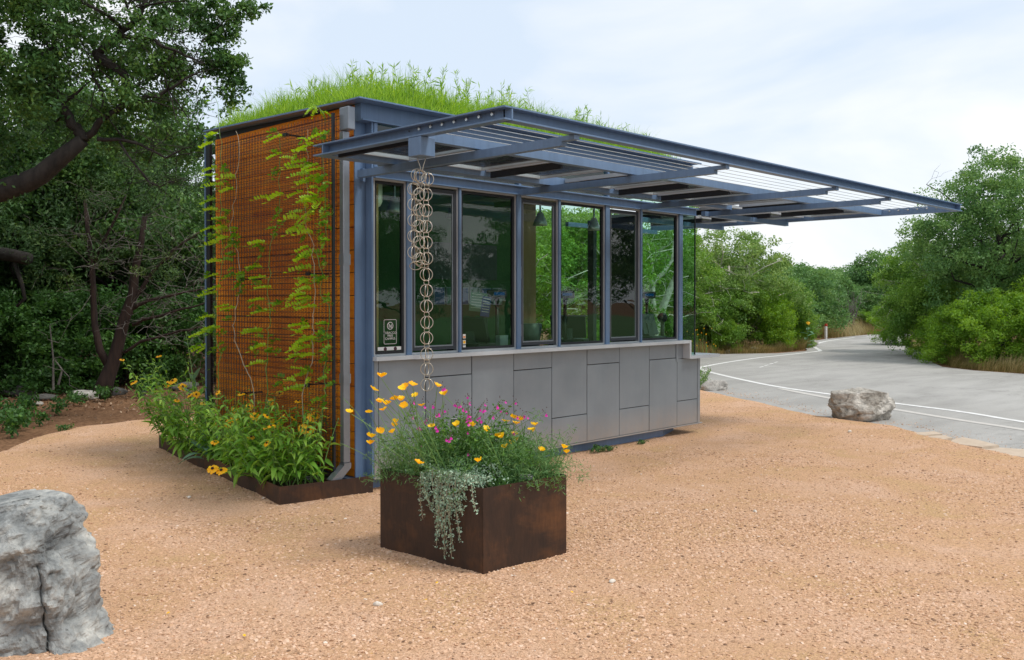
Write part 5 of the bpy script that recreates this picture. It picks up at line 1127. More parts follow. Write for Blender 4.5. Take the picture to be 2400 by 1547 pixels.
# big boulder cut by the left edge of the view: lofted block with a leaning top and a crack
def left_boulder():
    r0 = Vector((math.sin(HEAD), -math.cos(HEAD), 0)); f0 = Vector((math.cos(HEAD), math.sin(HEAD), 0))
    prof = [(-0.09, 0.265), (0.0, 0.255), (0.06, 0.215), (0.14, 0.178), (0.25, 0.165), (0.38, 0.160), (0.44, 0.138), (0.50, 0.100), (0.56, 0.092), (0.62, 0.050), (0.66, 0.0), (0.685, -0.07), (0.69, -0.13)]
    nh, na = 96, 240; vs = []
    zs = np.interp(np.linspace(0, 1, nh), np.linspace(0, 1, len(prof)), [p_[0] for p_ in prof]); xs = np.interp(zs, [p_[0] for p_ in prof], [p_[1] for p_ in prof])
    left = -0.60; off = Vector((4.2, 1.1, 7.7))
    for i in range(nh):
        top = max(0.0, (zs[i] - 0.50) / 0.19); z = zs[i]
        cx = (xs[i] + left + .1 * top) / 2; hw = (xs[i] - left - .1 * top) / 2; hd = 0.27 * (1 - 0.45 * top ** 1.6) - 0.03 * z; cd = 0.05 * z + 0.10 * top
        for j in range(na):
            a = 2 * PI * j / na; c_, s_ = math.cos(a), math.sin(a); e_ = 2 / 4.2
            x = cx + hw * math.copysign(abs(c_) ** e_, c_); y = cd + hd * math.copysign(abs(s_) ** e_, s_)
            p_ = Vector((x, y, z)); n3 = p_ * 2.4 + off
            d = 0.055 * noise.fractal(n3, 0.8, 2.1, 8) + 0.020 * noise.ridged_multi_fractal(p_ * 4.5 + off, 1.0, 2.0, 5, 1.0, 2.0) - 0.022 + 0.010 * noise.fractal(p_ * 22 + off, 0.9, 2.0, 4)
            vd = noise.voronoi(p_ * 4.2 + off)[0]; d += 0.085 * min(0.40, vd[1] - vd[0]) - .014; vd2 = noise.voronoi(p_ * 11 + off)[0]; d += 0.030 * min(0.4, vd2[1] - vd2[0])
            # pits
            ce = noise.voronoi(p_ * 9 + off)[0][0]
            if z > .36: d -= 0.028 * max(0, 0.30 - ce) / 0.30
            # crack running down and to the right on the face turned to the viewer
            if s_ < 0.2:
                xc = 0.085 + 0.16 * max(0, (0.42 - z)) + 0.018 * noise.fractal(Vector((3.3, 1.7, z * 11)), 0.6, 2.2, 4)
                if z < 0.42: d -= (0.018 + .07 * max(0, .32 - z)) * max(0, 1 - abs(x - xc) / (0.007 + .035 * max(0, .25 - z))); d += (0.018 if x > xc else -0.012) * min(1, (.44 - z) / .1)
            nrm = Vector((c_ * .8, s_, 0.25 * top + .1)).normalized()
            p_ = p_ + nrm * d + Vector((0, 0, (0.032 * noise.noise(Vector((x * 5, y * 5, 1.3))) - .055 * max(0, -x - .02) * 2.0) * min(1, max(0, z / .5))))
            vs.append(p_)
    fs = [(i * na + j, i * na + (j + 1) % na, (i + 1) * na + (j + 1) % na, (i + 1) * na + j) for i in range(nh - 1) for j in range(na)]
    topc = sum((vs[(nh - 1) * na + j] for j in range(na)), Vector()) / na + Vector((0, 0, 0.012)); vs.append(topc); ti = len(vs) - 1
    fs += [((nh - 1) * na + j, (nh - 1) * na + (j + 1) % na, ti) for j in range(na)]
    base = Vector((-4.735, -6.268, -.02)) + f0 * 4.42 + r0 * (-2.265)
    W_ = [Vector((0, 0, p_.z)) + r0 * p_.x + f0 * p_.y for p_ in vs]
    q = MB(); q.add(W_, fs); me = q.mesh('boulder', False)
    tag(link('boulder', me, M['rock_grey'], None, tuple(base)), 'big grey pitted limestone boulder in the foreground, cut off by the left edge', 'boulder')
left_boulder()
def slab(p_):
    x, y, z = p_
    z = min(z, 0.86 - 0.35 * max(0, x) + 0.0 * y) if x > -.2 else min(z, 0.93)
    return Vector((x, y, z))
rock('boulder', 'pale tan boulder at the edge of the gravel beside the road', (7.88, -0.83, -0.05), (1.02, 0.62, 0.60), 5, M['rock_tan'], None, 5, 0.13, R(-42), 16, 0.16, 'boulder', slab)
rock('rock', 'small pale rock at the road edge just right of the kiosk end', (10.1, 2.95, -0.06), (0.55, 0.34, 0.30), 9, M['rock_pale'], None, 4, 0.1, R(-40))
WR = [((1.34, 9.80), (0.62, 0.36, 0.30), 'pale flat stone on the leaf litter left of the cedar trunk', 'rock_pale'), ((0.50, 9.5), (0.26, 0.2, 0.16), 'small tan stone at far left on the leaf litter', 'rock_tan'), ((0.85, 10.3), (0.6, 0.4, 0.26), 'grey mossy stone behind the small tan one in the wood', 'rock_grey'),
      ((2.05, 10.3), (0.75, 0.4, 0.3), 'grey stone half hidden by leaves just left of the cedar trunk', 'rock_grey'), ((2.3, 9.75), (0.3, 0.25, 0.2), 'small grey stone right of the cedar trunk foot', 'rock_grey'), ((0.75, 11.3), (0.9, 0.5, 0.4), 'dark stone deep in the wood at far left', 'rock_grey'), ((3.4, 10.3), (1.0, 0.6, 0.35), 'grey stone behind the susans at the wood edge', 'rock_grey')]
for i, ((x, y), dm, lb, mm) in enumerate(WR): rock('rock', lb, (x, y, -0.07), tuple(d_ * (.8 if mm == 'rock_pale' else .62) for d_ in dm), 20 + i, M['rock_dark' if mm == 'rock_grey' else mm], 'stones at the wood edge', 3, 0.1, i * 1.1)
for i, (x, y, s_) in enumerate(((22.3, 9.0, .5), (21.0, 9.2, .3), (26.6, 9.2, .7), (29.9, 7.5, .6), (30.9, 8.0, .5))):
    rock('rock', ['pale rock under the shrubs left of the road', 'small pale rock in the dry grass left of the road', 'white rock by the bend behind the yellow flower', 'broad white rock under the light green shrub across the road', 'pale rock beyond the light green shrub across the road'][i], (x, y, -0.06), (s_, s_ * .7, s_ * .5), 40 + i, M['rock_pale'], 'rocks along the road', 3)

# ================================================================== TREES
def make_crown(name, lobes, nclump, per, clump_r, size, m, seed, aspect=0.5, shell=0.5, droop=0.0, flat=0.25):
    P_ = crown_points(lobes, nclump, per, clump_r, seed, shell)
    k_ = P_.P[:, 2] > 0.03; P_ = CP(P_.P[k_], P_.N[k_], P_.T[k_])
    me = leaf_mesh(name, P_, size, seed + 1, aspect=aspect, droop=droop, flat=flat); me.materials.append(m); return me
def make_trunk(name, h, r0, spread, seed, m, nb=7, lean=(0, 0), k=7, sub=3, forks=1):
    r_ = random.Random(seed); q = MB()
    top = Vector((lean[0] * h, lean[1] * h, h * 0.72)); tp = wob_path((0, 0, -0.1), top, 5, 0.05, r_); n_ = len(tp)
    q.tube(tp, [r0 * (1 - 0.7 * i / (n_ - 1)) for i in range(n_)], k)
    for i in range(nb):
        f = 0.3 + 0.65 * i / nb; j = min(n_ - 2, int(f * (n_ - 1))); p_ = tp[j].lerp(tp[j + 1], f * (n_ - 1) - j); a = i * 2.4 + r_.uniform(-.4, .4)
        e = p_ + Vector((math.cos(a) * spread * r_.uniform(.6, 1), math.sin(a) * spread * r_.uniform(.6, 1), h * r_.uniform(0.08, 0.32)))
        twigs(q, wob_path(p_, e, 4, 0.09, r_), r0 * 0.45 * (1 - .5 * f), 0.012, r_, sub, spread * 0.55, 5, 2)
    me = q.mesh(name, True); me.materials.append(m); return me
def tree(name, label, cat, loc, crown, trunk, s=(1, 1, 1), rz=0.0, grp=None):
    t = thing(name, label, cat, (loc[0], loc[1], -0.06), grp, rz); t.scale = s
    if trunk: link('trunk', trunk, None, t)
    link('crown', crown, None, t); return t
# templates (unit-ish sizes, metres)
rgT = random.Random(2)
def blob_lobes(h, r, n, seed, low=0.35):
    r_ = random.Random(seed); L_ = [((0, 0, h * 0.62), (r * .8, r * .8, h * 0.30))]
    for i in range(n):
        a = i * 2.4 + r_.uniform(-.5, .5); d = r * r_.uniform(0.45, 0.85); z = h * r_.uniform(low, 0.86); q_ = r * r_.uniform(0.28, 0.5)
        L_.append(((d * math.cos(a) * (1.15 - z / h * .5), d * math.sin(a) * (1.15 - z / h * .5), z), (q_, q_, q_ * 0.75)))
    return L_
T_wood = [make_crown('crown', blob_lobes(6.5, 2.4, 14, 1, .3), 330, 110, 0.36, 0.095, M['oak_leaf'], 101), make_crown('crown', blob_lobes(5.8, 2.2, 14, 2, .25), 300, 120, 0.34, 0.10, M['cedar_leaf'], 103, 0.32)]
K_wood = [make_trunk('trunk', 6.0, 0.13, 1.9, 3, M['bark'], 8), make_trunk('trunk', 5.4, 0.12, 1.8, 4, M['bark_red'], 9)]
T_under = make_crown('crown', blob_lobes(1.9, 1.15, 9, 5, .15), 200, 80, 0.20, 0.07, M['dark_leaf'], 105)
T_shrub = [make_crown('crown', blob_lobes(2.2, 1.25, 13, 6, .12), 270, 110, 0.20, 0.065, M['mid_leaf'], 107, .5, .6), make_crown('crown', blob_lobes(2.2, 1.3, 13, 7, .1), 290, 110, 0.18, 0.06, M['bright_leaf'], 109, .5, .6)]
K_shrub = make_trunk('trunk', 2.0, 0.035, 0.9, 8, M['twig'], 9, sub=3)
T_far = [make_crown('crown', blob_lobes(4.5, 2.2, 12, 9, .2), 260, 75, 0.36, 0.14, M['far_haze_leaf'], 111), make_crown('crown', blob_lobes(4.2, 1.7, 10, 10, .2), 220, 75, 0.32, 0.14, M['far_haze_leaf'], 113)]
K_far = make_trunk('trunk', 4.0, 0.12, 1.2, 11, M['bark'], 6)
T_pale = make_crown('crown', blob_lobes(4.4, 2.0, 14, 12, .35), 300, 80, 0.24, 0.10, M['pale_leaf'], 115, .42, .55)
T_mix = make_crown('crown', blob_lobes(4.2, 1.7, 14, 14, .25), 300, 90, 0.24, 0.085, M['mid_leaf'], 117, .45, .55)
K_pale = make_trunk('trunk', 3.8, 0.085, 1.9, 13, M['bark_pale'], 12, sub=5)
T_oak = make_crown('crown', blob_lobes(6.1, 2.7, 20, 15, .28), 500, 110, 0.27, 0.085, M['far_haze_leaf'], 119, .5, .6)
K_oak = make_trunk('trunk', 5.6, 0.16, 2.2, 16, M['bark'], 12, sub=4)

# --- the near oak reaching in from the left
OK = thing('live_oak', 'large dark live oak whose thick limb and leafy boughs reach in from the upper left', 'tree', (-3.0, 8.6, -0.06))
q = MB(); r_ = random.Random(31)
trk = [(-3.0, 8.6, -0.1), (-2.95, 8.5, 1.0), (-2.6, 8.3, 2.0), (-1.7, 7.7, 2.75), (-0.812, 6.925, 3.067)] + [tuple(p_) for p_ in OK_limb[1:]]
q.tube(trk, [0.27, 0.24, 0.21, 0.17, 0.145, 0.135, 0.125, 0.11, 0.085], 12)
q.tube([(-2.6, 8.3, 2.0), (-3.4, 8.6, 3.2), (-3.8, 9.2, 4.6), (-3.6, 9.8, 6)], [.22, .18, .14, .08], 9)
q.tube([(-1.7, 7.7, 2.75), (-1.75, 8.1, 4.0), (-1.2, 8.3, 5.2), (-1.0, 8.2, 6.4)], [.15, .12, .09, .05], 8)
for pth, ra, rb, ns in ((OK_up, .08, .018, 9), (OK_rt, .05, .010, 12), (OK_b3, .032, .008, 8), (OK_b4, .03, .006, 10), (OK_b5, .016, .004, 10), (OK_up2, .05, .035, 10), (OK_b6, .032, .008, 12)):
    fine = []
    for a, b in zip(pth, pth[1:]):
        a, b = Vector(a), Vector(b)
        for k_ in range(3): fine.append(a.lerp(b, k_ / 3) + Vector((r_.gauss(0, .012), r_.gauss(0, .012), r_.gauss(0, .012))))
    fine.append(Vector(pth[-1])); twigs(q, fine, ra, rb, r_, ns, 0.75, 7, 2)
q.tube([OK_rt[2], (0.35, 5.8, 4.6), (0.092, 6.033, 4.844)], [.05, .06, .07], 7)
q.build('trunk', M['bark'], OK, True)
lob = [((-0.1, 6.7, 5.1), (1.3, 1.3, 0.85)), ((0.85, 5.85, 4.9), (0.8, 0.8, 0.65)), ((0.55, 6.3, 3.95), (0.9, 0.9, 0.42)), ((-1.0, 7.6, 4.6), (1.1, 1.1, 1.2)), ((1.15, 5.5, 3.75), (0.5, 0.5, 0.4)),
       ((0.4, 6.3, 6.4), (1.5, 1.5, 0.5)), ((-2.6, 8.6, 6.3), (2.4, 2.4, 1.1)), ((-0.6, 8.4, 6.6), (2.0, 2.0, .8)), ((-0.95, 7.0, 3.75), (0.55, 0.55, 0.35)), ((-0.7, 7.2, 3.2), (.5, .5, .25)), ((-0.6, 6.3, 4.4), (.8, .5, .6)), ((0.5, 5.6, 4.3), (.6, .4, .4)), ((1.0, 5.9, 5.6), (.7, .7, .45)), ((-0.9, 6.6, 5.6), (.9, .7, .5))]  # the two widest high lobes are added overhead to shade the wood
P_ = crown_points(lob, 1150, 95, 0.17, 131, 0.15)
ex = crown_points([((1.56, 5.2, 4.95), (.22, .22, .5)), ((1.62, 5.15, 5.55), (.3, .3, .2)), ((1.5, 5.25, 4.35), (.22, .22, .22)), ((1.35, 5.35, 5.35), (.35, .35, .35)), ((1.78, 4.98, 5.62), (.14, .14, .12)), ((1.55, 5.2, 4.65), (.25, .25, .3)), ((1.3, 5.4, 5.0), (.3, .3, .4))], 130, 45, 0.10, 133, 0.2)
P_ = (P_ + ex).shift(OK.location)
me = leaf_mesh('crown', P_, 0.062, 134, aspect=0.52, flat=0.4); link('crown', me, M['oak_leaf'], OK)

# --- forked cedar at the gravel's edge
CE = thing('cedar_tree', 'reddish forked cedar trunk leaning right with bare grey twigs, at the wood edge', 'tree', (1.66, 9.93, -0.06)); q = MB(); r_ = random.Random(37); tw = MB()
q.tube(CD_trunk, [.17, .135, .115, .10, .095, .085, .07, .055, .04], 10); q.tube(CD_left, [.075, .068, .06, .055, .048, .04, .03], 8); q.tube(CD_l2, [.035, .03, .022, .012], 6)
for pth, ra in ((CD_b1, .045), (CD_b2, .04), (CD_b3, .035), (CD_b4, .03)):
    fine = []
    for a, b in zip(pth, pth[1:]):
        a, b = Vector(a), Vector(b)
        for k_ in range(3): fine.append(a.lerp(b, k_ / 3) + Vector((r_.gauss(0, .015), r_.gauss(0, .015), r_.gauss(0, .015))))
    fine.append(Vector(pth[-1])); n_ = len(fine); q.tube(fine, [ra + (0.012 - ra) * i / (n_ - 1) for i in range(n_)], 6)
    for _ in range(12):
        p_ = fine[r_.randrange(3, n_)]; d_ = Vector((r_.gauss(.2, .7), r_.gauss(-.3, .7), r_.gauss(.1, .6))).normalized() * r_.uniform(.35, .9); twigs(tw, wob_path(p_, p_ + d_, 3, .13, r_), .006, .0015, r_, 4, .4, 4, 1)
for pth in (CD_trunk[4:], CD_left[3:], CD_l2):
    for _ in range(14):
        p_ = Vector(pth[r_.randrange(len(pth))]); d_ = Vector((r_.gauss(0, .8), r_.gauss(-.3, .7), r_.gauss(0, .5))).normalized() * r_.uniform(.4, 1.1); twigs(tw, wob_path(p_, p_ + d_, 3, .13, r_), .0065, .0015, r_, 4, .4, 4, 1)
q.build('trunk', M['bark_red'], CE, True); tw.build('twigs', M['twig'], CE)
P_ = crown_points([((1.5, 9.6, 2.5), (1.0, .5, .5)), ((2.4, 9.0, 2.3), (.6, .4, .5)), ((1.7, 9.8, 3.6), (1.5, 1.2, .7)), ((2.6, 9.1, 3.3), (.9, .8, .6)), ((0.7, 10.4, 2.6), (.7, .6, .4)), ((2.0, 9.7, 4.6), (1.6, 1.4, .9)), ((0.9, 10.2, 1.9), (.5, .4, .25)), ((2.6, 9.5, 1.5), (.3, .3, .2))], 200, 110, .2, 141, .3).shift(CE.location)
link('crown', leaf_mesh('crown', P_, 0.05, 142, aspect=.2, flat=.2), M['cedar_leaf'], CE)
q = MB(); q.tube(CD_trunkL, [.12, .115, .11], 9); q.tube(CD_dL, [.04, .035, .03, .025], 6); q.tube([CD_trunkL[0], (-.4, 11.9, 2.35), (-1.2, 12.4, 1.4), (-1.4, 12.5, -.1)], [.12, .13, .15, .19], 9)
BL = thing('broken_tree', 'dark broken trunk poking in from the left edge of the wood', 'tree', (-1.4, 12.5, -.06)); q.build('trunk', M['bark'], BL, True)
for i, pth in enumerate((CD_sm, CD_sm2)):
    t = thing('sapling', ['straight thin grey sapling behind the pale flat stone', 'bent thin grey sapling right of the straight one'][i], 'sapling', pth[0], 'thin saplings in the wood'); q = MB(); twigs(q, [Vector(p_) for p_ in pth], .022, .008, random.Random(i), 3, .4, 6, 1); q.build('trunk', M['twig'], t)

# --- the dark wood at the left
WOOD = [(1.82, 14.22), (3.2, 15.67), (3.53, 13.6), (4.6, 13.3), (6.2, 13.9), (0.4, 14.6), (4.58, 21.42), (6.96, 20.41), (8.3, 16.85), (-1.6, 14.5), (-1.0, 18.5), (1.8, 19.5), (9.5, 20), (11.5, 17), (-4.5, 13.0), (-5.5, 17), (8.0, 25), (3, 26), (-2.5, 25), (13, 22), (-8, 12), (-7.5, 7.5), (11, 13.5), (14, 18), (16, 23), (10, 28), (18, 19), (-12, 16), (-12, 6)]
r_ = random.Random(77)
for i, (x, y) in enumerate(WOOD):
    k_ = i % 2; s_ = r_.uniform(.85, 1.15); hcap = 1.0
    if y < 17.5 and x > 4.4: s_ *= .82
    if x > 8: s_ *= .66
    tree('woodland_tree', 'dense dark tree in the wood to the left of the kiosk', 'tree', (x, y), T_wood[k_], K_wood[k_], (s_, s_, s_ * r_.uniform(.9, 1.1)), r_.uniform(0, 6.28), 'trees in the dark wood')
UND = [(1.14, 12.78), (1.77, 12.04), (2.97, 11.9), (3.82, 11.46), (2.53, 12.92), (5.03, 12.36), (0.1, 12.4), (-0.9, 12.0), (4.6, 11.2), (5.9, 11.7), (1.6, 16.8), (3.0, 17.6), (5, 17), (0, 17), (6.8, 15.8), (-2, 17), (-2.2, 11.2), (2.2, 14.7), (4.1, 14.7), (0.8, 15.7)]
for i, (x, y) in enumerate(UND):
    s_ = r_.uniform(.8, 1.25); tree('understory_shrub', 'dark leafy shrub on the floor of the wood', 'shrub', (x, y), T_under, None, (s_, s_, s_ * r_.uniform(.8, 1.3)), r_.uniform(0, 6.28), 'shrubs under the dark wood')
# small weeds along the gravel edge
HERB = make_crown('leaves', [((0, 0, .12), (.16, .16, .10))], 14, 16, .05, .045, M['dark_leaf'], 151, .6, .3)
for i, (x, y, s_) in enumerate(((-.004, 8.54, 1.1), (-.59, 7.38, 1.3), (-.384, 6.856, .8), (-.375, 5.965, .7), (.212, 7.94, 1.0), (-.706, 6.59, 1.2), (-1.05, 6.4, 1.5), (-1.0, 6.0, 1.3), (-.8, 6.8, 1.6), (-.75, 7.6, 1.7), (-.3, 7.9, 1.2), (.9, 8.9, 1.0), (.5, 8.5, .8), (1.5, 9.3, 1.2), (2.1, 9.45, 1.0), (1.0, 9.3, .9), (1.75, 10.1, 1.4), (2.6, 10.2, 1.3), (.3, 9.4, .9), (-.2, 9.2, 1.0))):
    t = thing('weed', 'little green weed on the bare soil at the wood edge', 'weed', (x, y, -.06), 'weeds along the wood edge', r_.uniform(0, 6)); t.scale = (s_, s_, s_ * r_.uniform(.8, 1.3)); link('leaves', HERB, None, t)
for i, (x, y, s_) in enumerate(((2.95, -.10, .9), (3.1, -.12, .7), (3.75, -.08, .6))):
    t = thing('weed', ('largest', 'middle', 'smallest')[i] + ' of the low green weeds growing under the front edge of the kiosk', 'weed', (x, y, -.01), 'weeds under the kiosk'); t.scale = (s_, s_ * .5, s_ * .5); link('leaves', HERB, None, t)
g = np.random.default_rng(5); n_ = 9000; xx = g.uniform(-4, 7, n_); yy = g.uniform(6.2, 15, n_); ok = (~inside(GRAV, xx, yy)) & (g.uniform(0, 1, n_) < np.clip((yy - 6.2 + .25 * xx * 0) / 3.5, .12, 1))
LP = np.stack([xx[ok], yy[ok], g.uniform(-.055, -.03, ok.sum())], 1)
tag(link('leaf_litter', leaf_mesh('leaf_litter', LP, .055, 161, aspect=.5, flat=3.0), M['litter']), 'brown fallen leaves scattered over the woodland soil', kind='stuff')

# --- trees behind the kiosk, seen through its glass
q = MB(); r_ = random.Random(91)
BT = [((11.94, 8.3), 'slender pale barked tree seen through the middle panes', 1.0, 0), ((9.17, 6.9), 'thin pale barked tree seen beside the wood panel inside', .82, 1), ((11.9, 7.1), 'thin branching tree behind the dark post of the kiosk', .92, 2), ((16.8, 9.9), 'leafy tree behind the dark door of the kiosk', 1.0, 3), ((19.79, 10.6), 'leafy tree seen through the corner glass of the kiosk', .95, 4), ((14.0, 9.6), 'green tree beyond the pale branches behind the kiosk', 1.0, 5), ((9.9, 9.4), 'green tree in back of the thin pale one behind the kiosk', .95, 6), ((17.6, 13.2), 'tall green tree well behind the pale forked trunk', 1.15, 7), ((12.8, 12.4), 'tall green tree far behind the middle of the kiosk', 1.15, 8), ((8.0, 8.2), 'green tree behind the closed back wall of the kiosk', .8, 9)]
for (x, y), lb, s_, i in BT: tree('small_tree', lb, 'tree', (x, y), T_pale if i % 3 == 0 else T_mix, K_pale, (s_, s_, s_), i * 1.3)
q = MB()
def PT(px_off, z, d=23.6): # point on the sight plane of the pale trunk: lateral offset in metres along the view's right axis
    return Vector((15.15, 7.75, 0)) + Vector((math.sin(HEAD), -math.cos(HEAD), 0)) * px_off + Vector((0, 0, z))
PTR = thing('pale_tree', 'pale grey forked trunk seen through the last big pane', 'tree', (15.15, 7.75, -.06))
q.tube([PT(-.28, -.1), PT(-.2, .3), PT(-.12, .75), PT(0.03, 1.1), PT(.10, 1.45), PT(.30, 1.95), PT(.48, 2.35), PT(.58, 2.7), PT(.5, 3.2)], [.13, .12, .115, .105, .10, .085, .07, .045, .02], 9)
q.tube([PT(0.0, .95), PT(-.1, 1.3), PT(-.18, 1.75), PT(-.15, 2.15), PT(.1, 2.35), PT(.35, 2.7), PT(.4, 3.3)], [.08, .075, .07, .07, .055, .04, .02], 8)
q.tube([PT(-.15, 2.1), PT(-.18, 2.6), PT(-.3, 3.2)], [.045, .035, .015], 6); q.tube([PT(.1, 2.3), PT(.3, 2.42), PT(.55, 2.3)], [.03, .022, .01], 5)
for _ in range(26):
    p_ = PT(r_.uniform(-1.6, .55), r_.uniform(1.2, 3.2)) + Vector((r_.uniform(-.4, .4), r_.uniform(-.4, .4), 0)); twigs(q, wob_path(p_, p_ + Vector((r_.gauss(0, .5), r_.gauss(0, .5), r_.gauss(.3, .4))), 3, .12, r_), .016, .004, r_, 3, .4, 4, 1)
q.build('trunk', M['bark_pale'], PTR, True)
P_ = crown_points([((15.4, 8.5, 3.0), (1.7, .9, .7)), ((15.0, 9.0, 1.8), (1.9, .6, 1.2)), ((15.8, 7.6, 3.7), (1.2, 1.0, .5))], 110, 80, .26, 171, .4).shift(PTR.location)
link('crown', leaf_mesh('crown', P_, .08, 172, aspect=.42), M['mid_leaf'], PTR)
# --- roadside trees and shrubs, left side
tree('small_tree', 'broad leafed pale green tree rising behind the right end of the canopy', 'tree', (23.2, 10.5), T_pale, K_pale, (1.12, 1.12, 1.06), 0.7)
SH = [((21.0, 10.1), 'mid green shrub at the kiosk corner left of the road', 0, .95, 0), ((22.7, 10.2), 'tall mid green shrub in the middle of the roadside row', 0, 1.08, 1), ((23.9, 9.75), 'bright yellow-green shrub in the roadside row', 1, 1.08, 2), ((25.6, 9.7), 'mid green shrub ending the roadside row before the bend', 0, .95, 3), ((21.2, 9.5), 'low bright bush in front of the roadside row', 1, .5, 4), ((26.0, 9.3), 'small bright bush at the very bend of the road', 1, .42, 5), ((24.4, 11.6), 'mid green shrub behind the yellow-green one', 0, 1.25, 6), ((27.2, 11.2), 'dark green shrub behind the bend left of the road', 0, 1.2, 7), ((19.3, 10.6), 'mid green shrub seen through the corner glass', 0, .9, 8), ((17.2, 9.4), 'low green shrub seen through the last pane', 0, .7, 9), ((13.4, 8.2), 'low green shrub seen under the dark post', 1, .6, 10), ((10.8, 6.9), 'low green bush seen through the middle pane', 1, .62, 11)]
for (x, y), lb, k_, s_, i in SH: tree('shrub', lb, 'shrub', (x, y), T_shrub[k_], K_shrub, (s_, s_, s_), i * 1.7)
FT = [((34.8, 13.6), 'rounded blue-green tree by the far bend, left of the road', 0, .78), ((37.5, 14.88), 'second rounded tree behind the far bend, left of the road', 1, .85), ((43.4, 16.4), 'small rounded tree beyond the far bend', 0, .75), ((31.2, 12.6), 'grey-green tree left of the far bend', 1, .72)]
for i, ((x, y), lb, k_, s_) in enumerate(FT): tree('distant_tree', lb, 'tree', (x, y), T_far[k_], K_far, (s_ * 1.1, s_ * 1.1, s_), i * 2.0)
tree('distant_tree', 'tall dark tree in the far middle above the end of the road', 'tree', (51.0, 16.6), T_far[0], K_far, (1.15, 1.15, 1.12), 1.0)
tree('distant_tree', 'dark tree right of the tall one at the end of the road', 'tree', (54.0, 16.2), T_far[1], K_far, (1.1, 1.1, 1.0), 2.0)
r_ = random.Random(3)
for i, (x, y, s_) in enumerate(((56.9, 22.2, .95), (59.7, 22.2, .92), (52.4, 21, .85), (48.6, 16.6, .68), (46.9, 17.5, .66), (63, 21, 1.0), (66, 19, 1.05), (49, 19.5, .8), (62, 15.5, 1.0), (58, 17.8, .95), (44, 20, .95), (40, 18.5, .9), (36, 18, .95), (31, 16.5, .9), (27.5, 15.2, .9), (24, 15, .88), (21, 14.5, .85), (60, 11, 1.0), (66, 13, 1.1), (54, 7.5, .9))):
    tree('treeline_tree', 'distant rounded tree in the treeline beyond the road', 'tree', (x, y), T_far[i % 2], K_far, (s_ * 1.15, s_ * 1.15, s_), r_.uniform(0, 6), 'distant treeline')
for i, ((x, y), s_, k_, lb) in enumerate((((44.5, 14.6), .55, 0, 'low green bush behind the dry grass at the road end'), ((46.3, 13.9), .7, 0, 'rounded bush in the middle of the far verge'), ((48.5, 13.9), .6, 1, 'bright low bush at the right of the far verge'))):
    tree('shrub', lb, 'shrub', (x, y), T_shrub[k_], None, (s_ * 1.5, s_ * 1.5, s_), i)
q = MB(); r_ = random.Random(55)
DS = thing('dead_shrub', 'leafless grey shrub at the far verge of the road', 'shrub', (40.2, 13.75, -.06))
for _ in range(16):
    a = r_.uniform(0, 6.28); e = Vector((40.2 + math.cos(a) * r_.uniform(.1, .8), 13.75 + math.sin(a) * r_.uniform(.1, .8), r_.uniform(1.2, 2.3))); twigs(q, wob_path((40.2, 13.75, -.1), e, 4, .08, r_), .035, .008, r_, 5, .7, 5, 1)
q.build('twigs', M['twig'], DS)
# --- right side of the road
tree('oak_tree', 'tallest oak at the right edge of the view, towering over the bright shrubs', 'tree', (22.9, 1.9), T_oak, K_oak, (.98, .98, 1.0), 0.5)
tree('oak_tree', 'second oak further right, mostly outside the view', 'tree', (25.2, -.6), T_oak, K_oak, (1, 1, .95), 2.2)
tree('small_tree', 'yellow-green tree left of the tallest oak across the road', 'tree', (25.6, 4.7), T_mix, K_pale, (.92, .92, .92), 2.1)
tree('shrub', 'dark green shrub below the yellow-green tree across the road', 'shrub', (23.3, 3.95), T_shrub[0], K_shrub, (1.0, 1.0, 1.12), .4)
tree('shrub', 'light green shrub furthest along the right side of the road', 'shrub', (30.4, 7.35), T_shrub[1], K_shrub, (.82, .82, .85), 1.4)
for i, ((x, y), s_, lb) in enumerate((((21.0, 2.15), .84, 'bright green shrub under the left half of the tallest oak'), ((20.6, .95), .98, 'biggest bright green shrub under the tallest oak'), ((20.5, -.15), .8, 'bright green shrub cut by the right edge of the view'), ((22.2, 3.0), .7, 'bright green shrub beside the dark one across the road'))):
    tree('shrub', lb, 'shrub', (x, y), T_shrub[1], K_shrub, (s_, s_, s_), i * 1.9)
tree('woodland_tree', 'dark tree filling in behind the tallest oak', 'tree', (26.5, 2.6), T_wood[0], K_wood[0], (.75, .75, .68), 1.1)
tree('distant_tree', 'green tree behind the light green shrub across the road', 'tree', (33.5, 6.2), T_far[1], K_far, (.8, .8, .78), .6)
tree('distant_tree', 'rounded tree right of the road end, behind the yellow-green one', 'tree', (31.0, 4.0), T_far[0], K_far, (.9, .9, .9), 1.9)
# off to the right along the road (mirrored in the kiosk glass)
r_ = random.Random(13)
for i, (x, y) in enumerate(((20.5, -4), (22, -7.5), (19.5, -10.5), (18, -14), (21, -17), (16, -19.5), (24, -12), (25, -4.5), (12, -25), (8, -27), (18, -24), (23, -21), (28, -9), (28, -16))):
    tree('woodland_tree', 'dark tree across the road beyond the right edge of the view', 'tree', (x, y), T_wood[i % 2], K_wood[i % 2], (.95, .95, .9), r_.uniform(0, 6), 'trees across the road to the right')
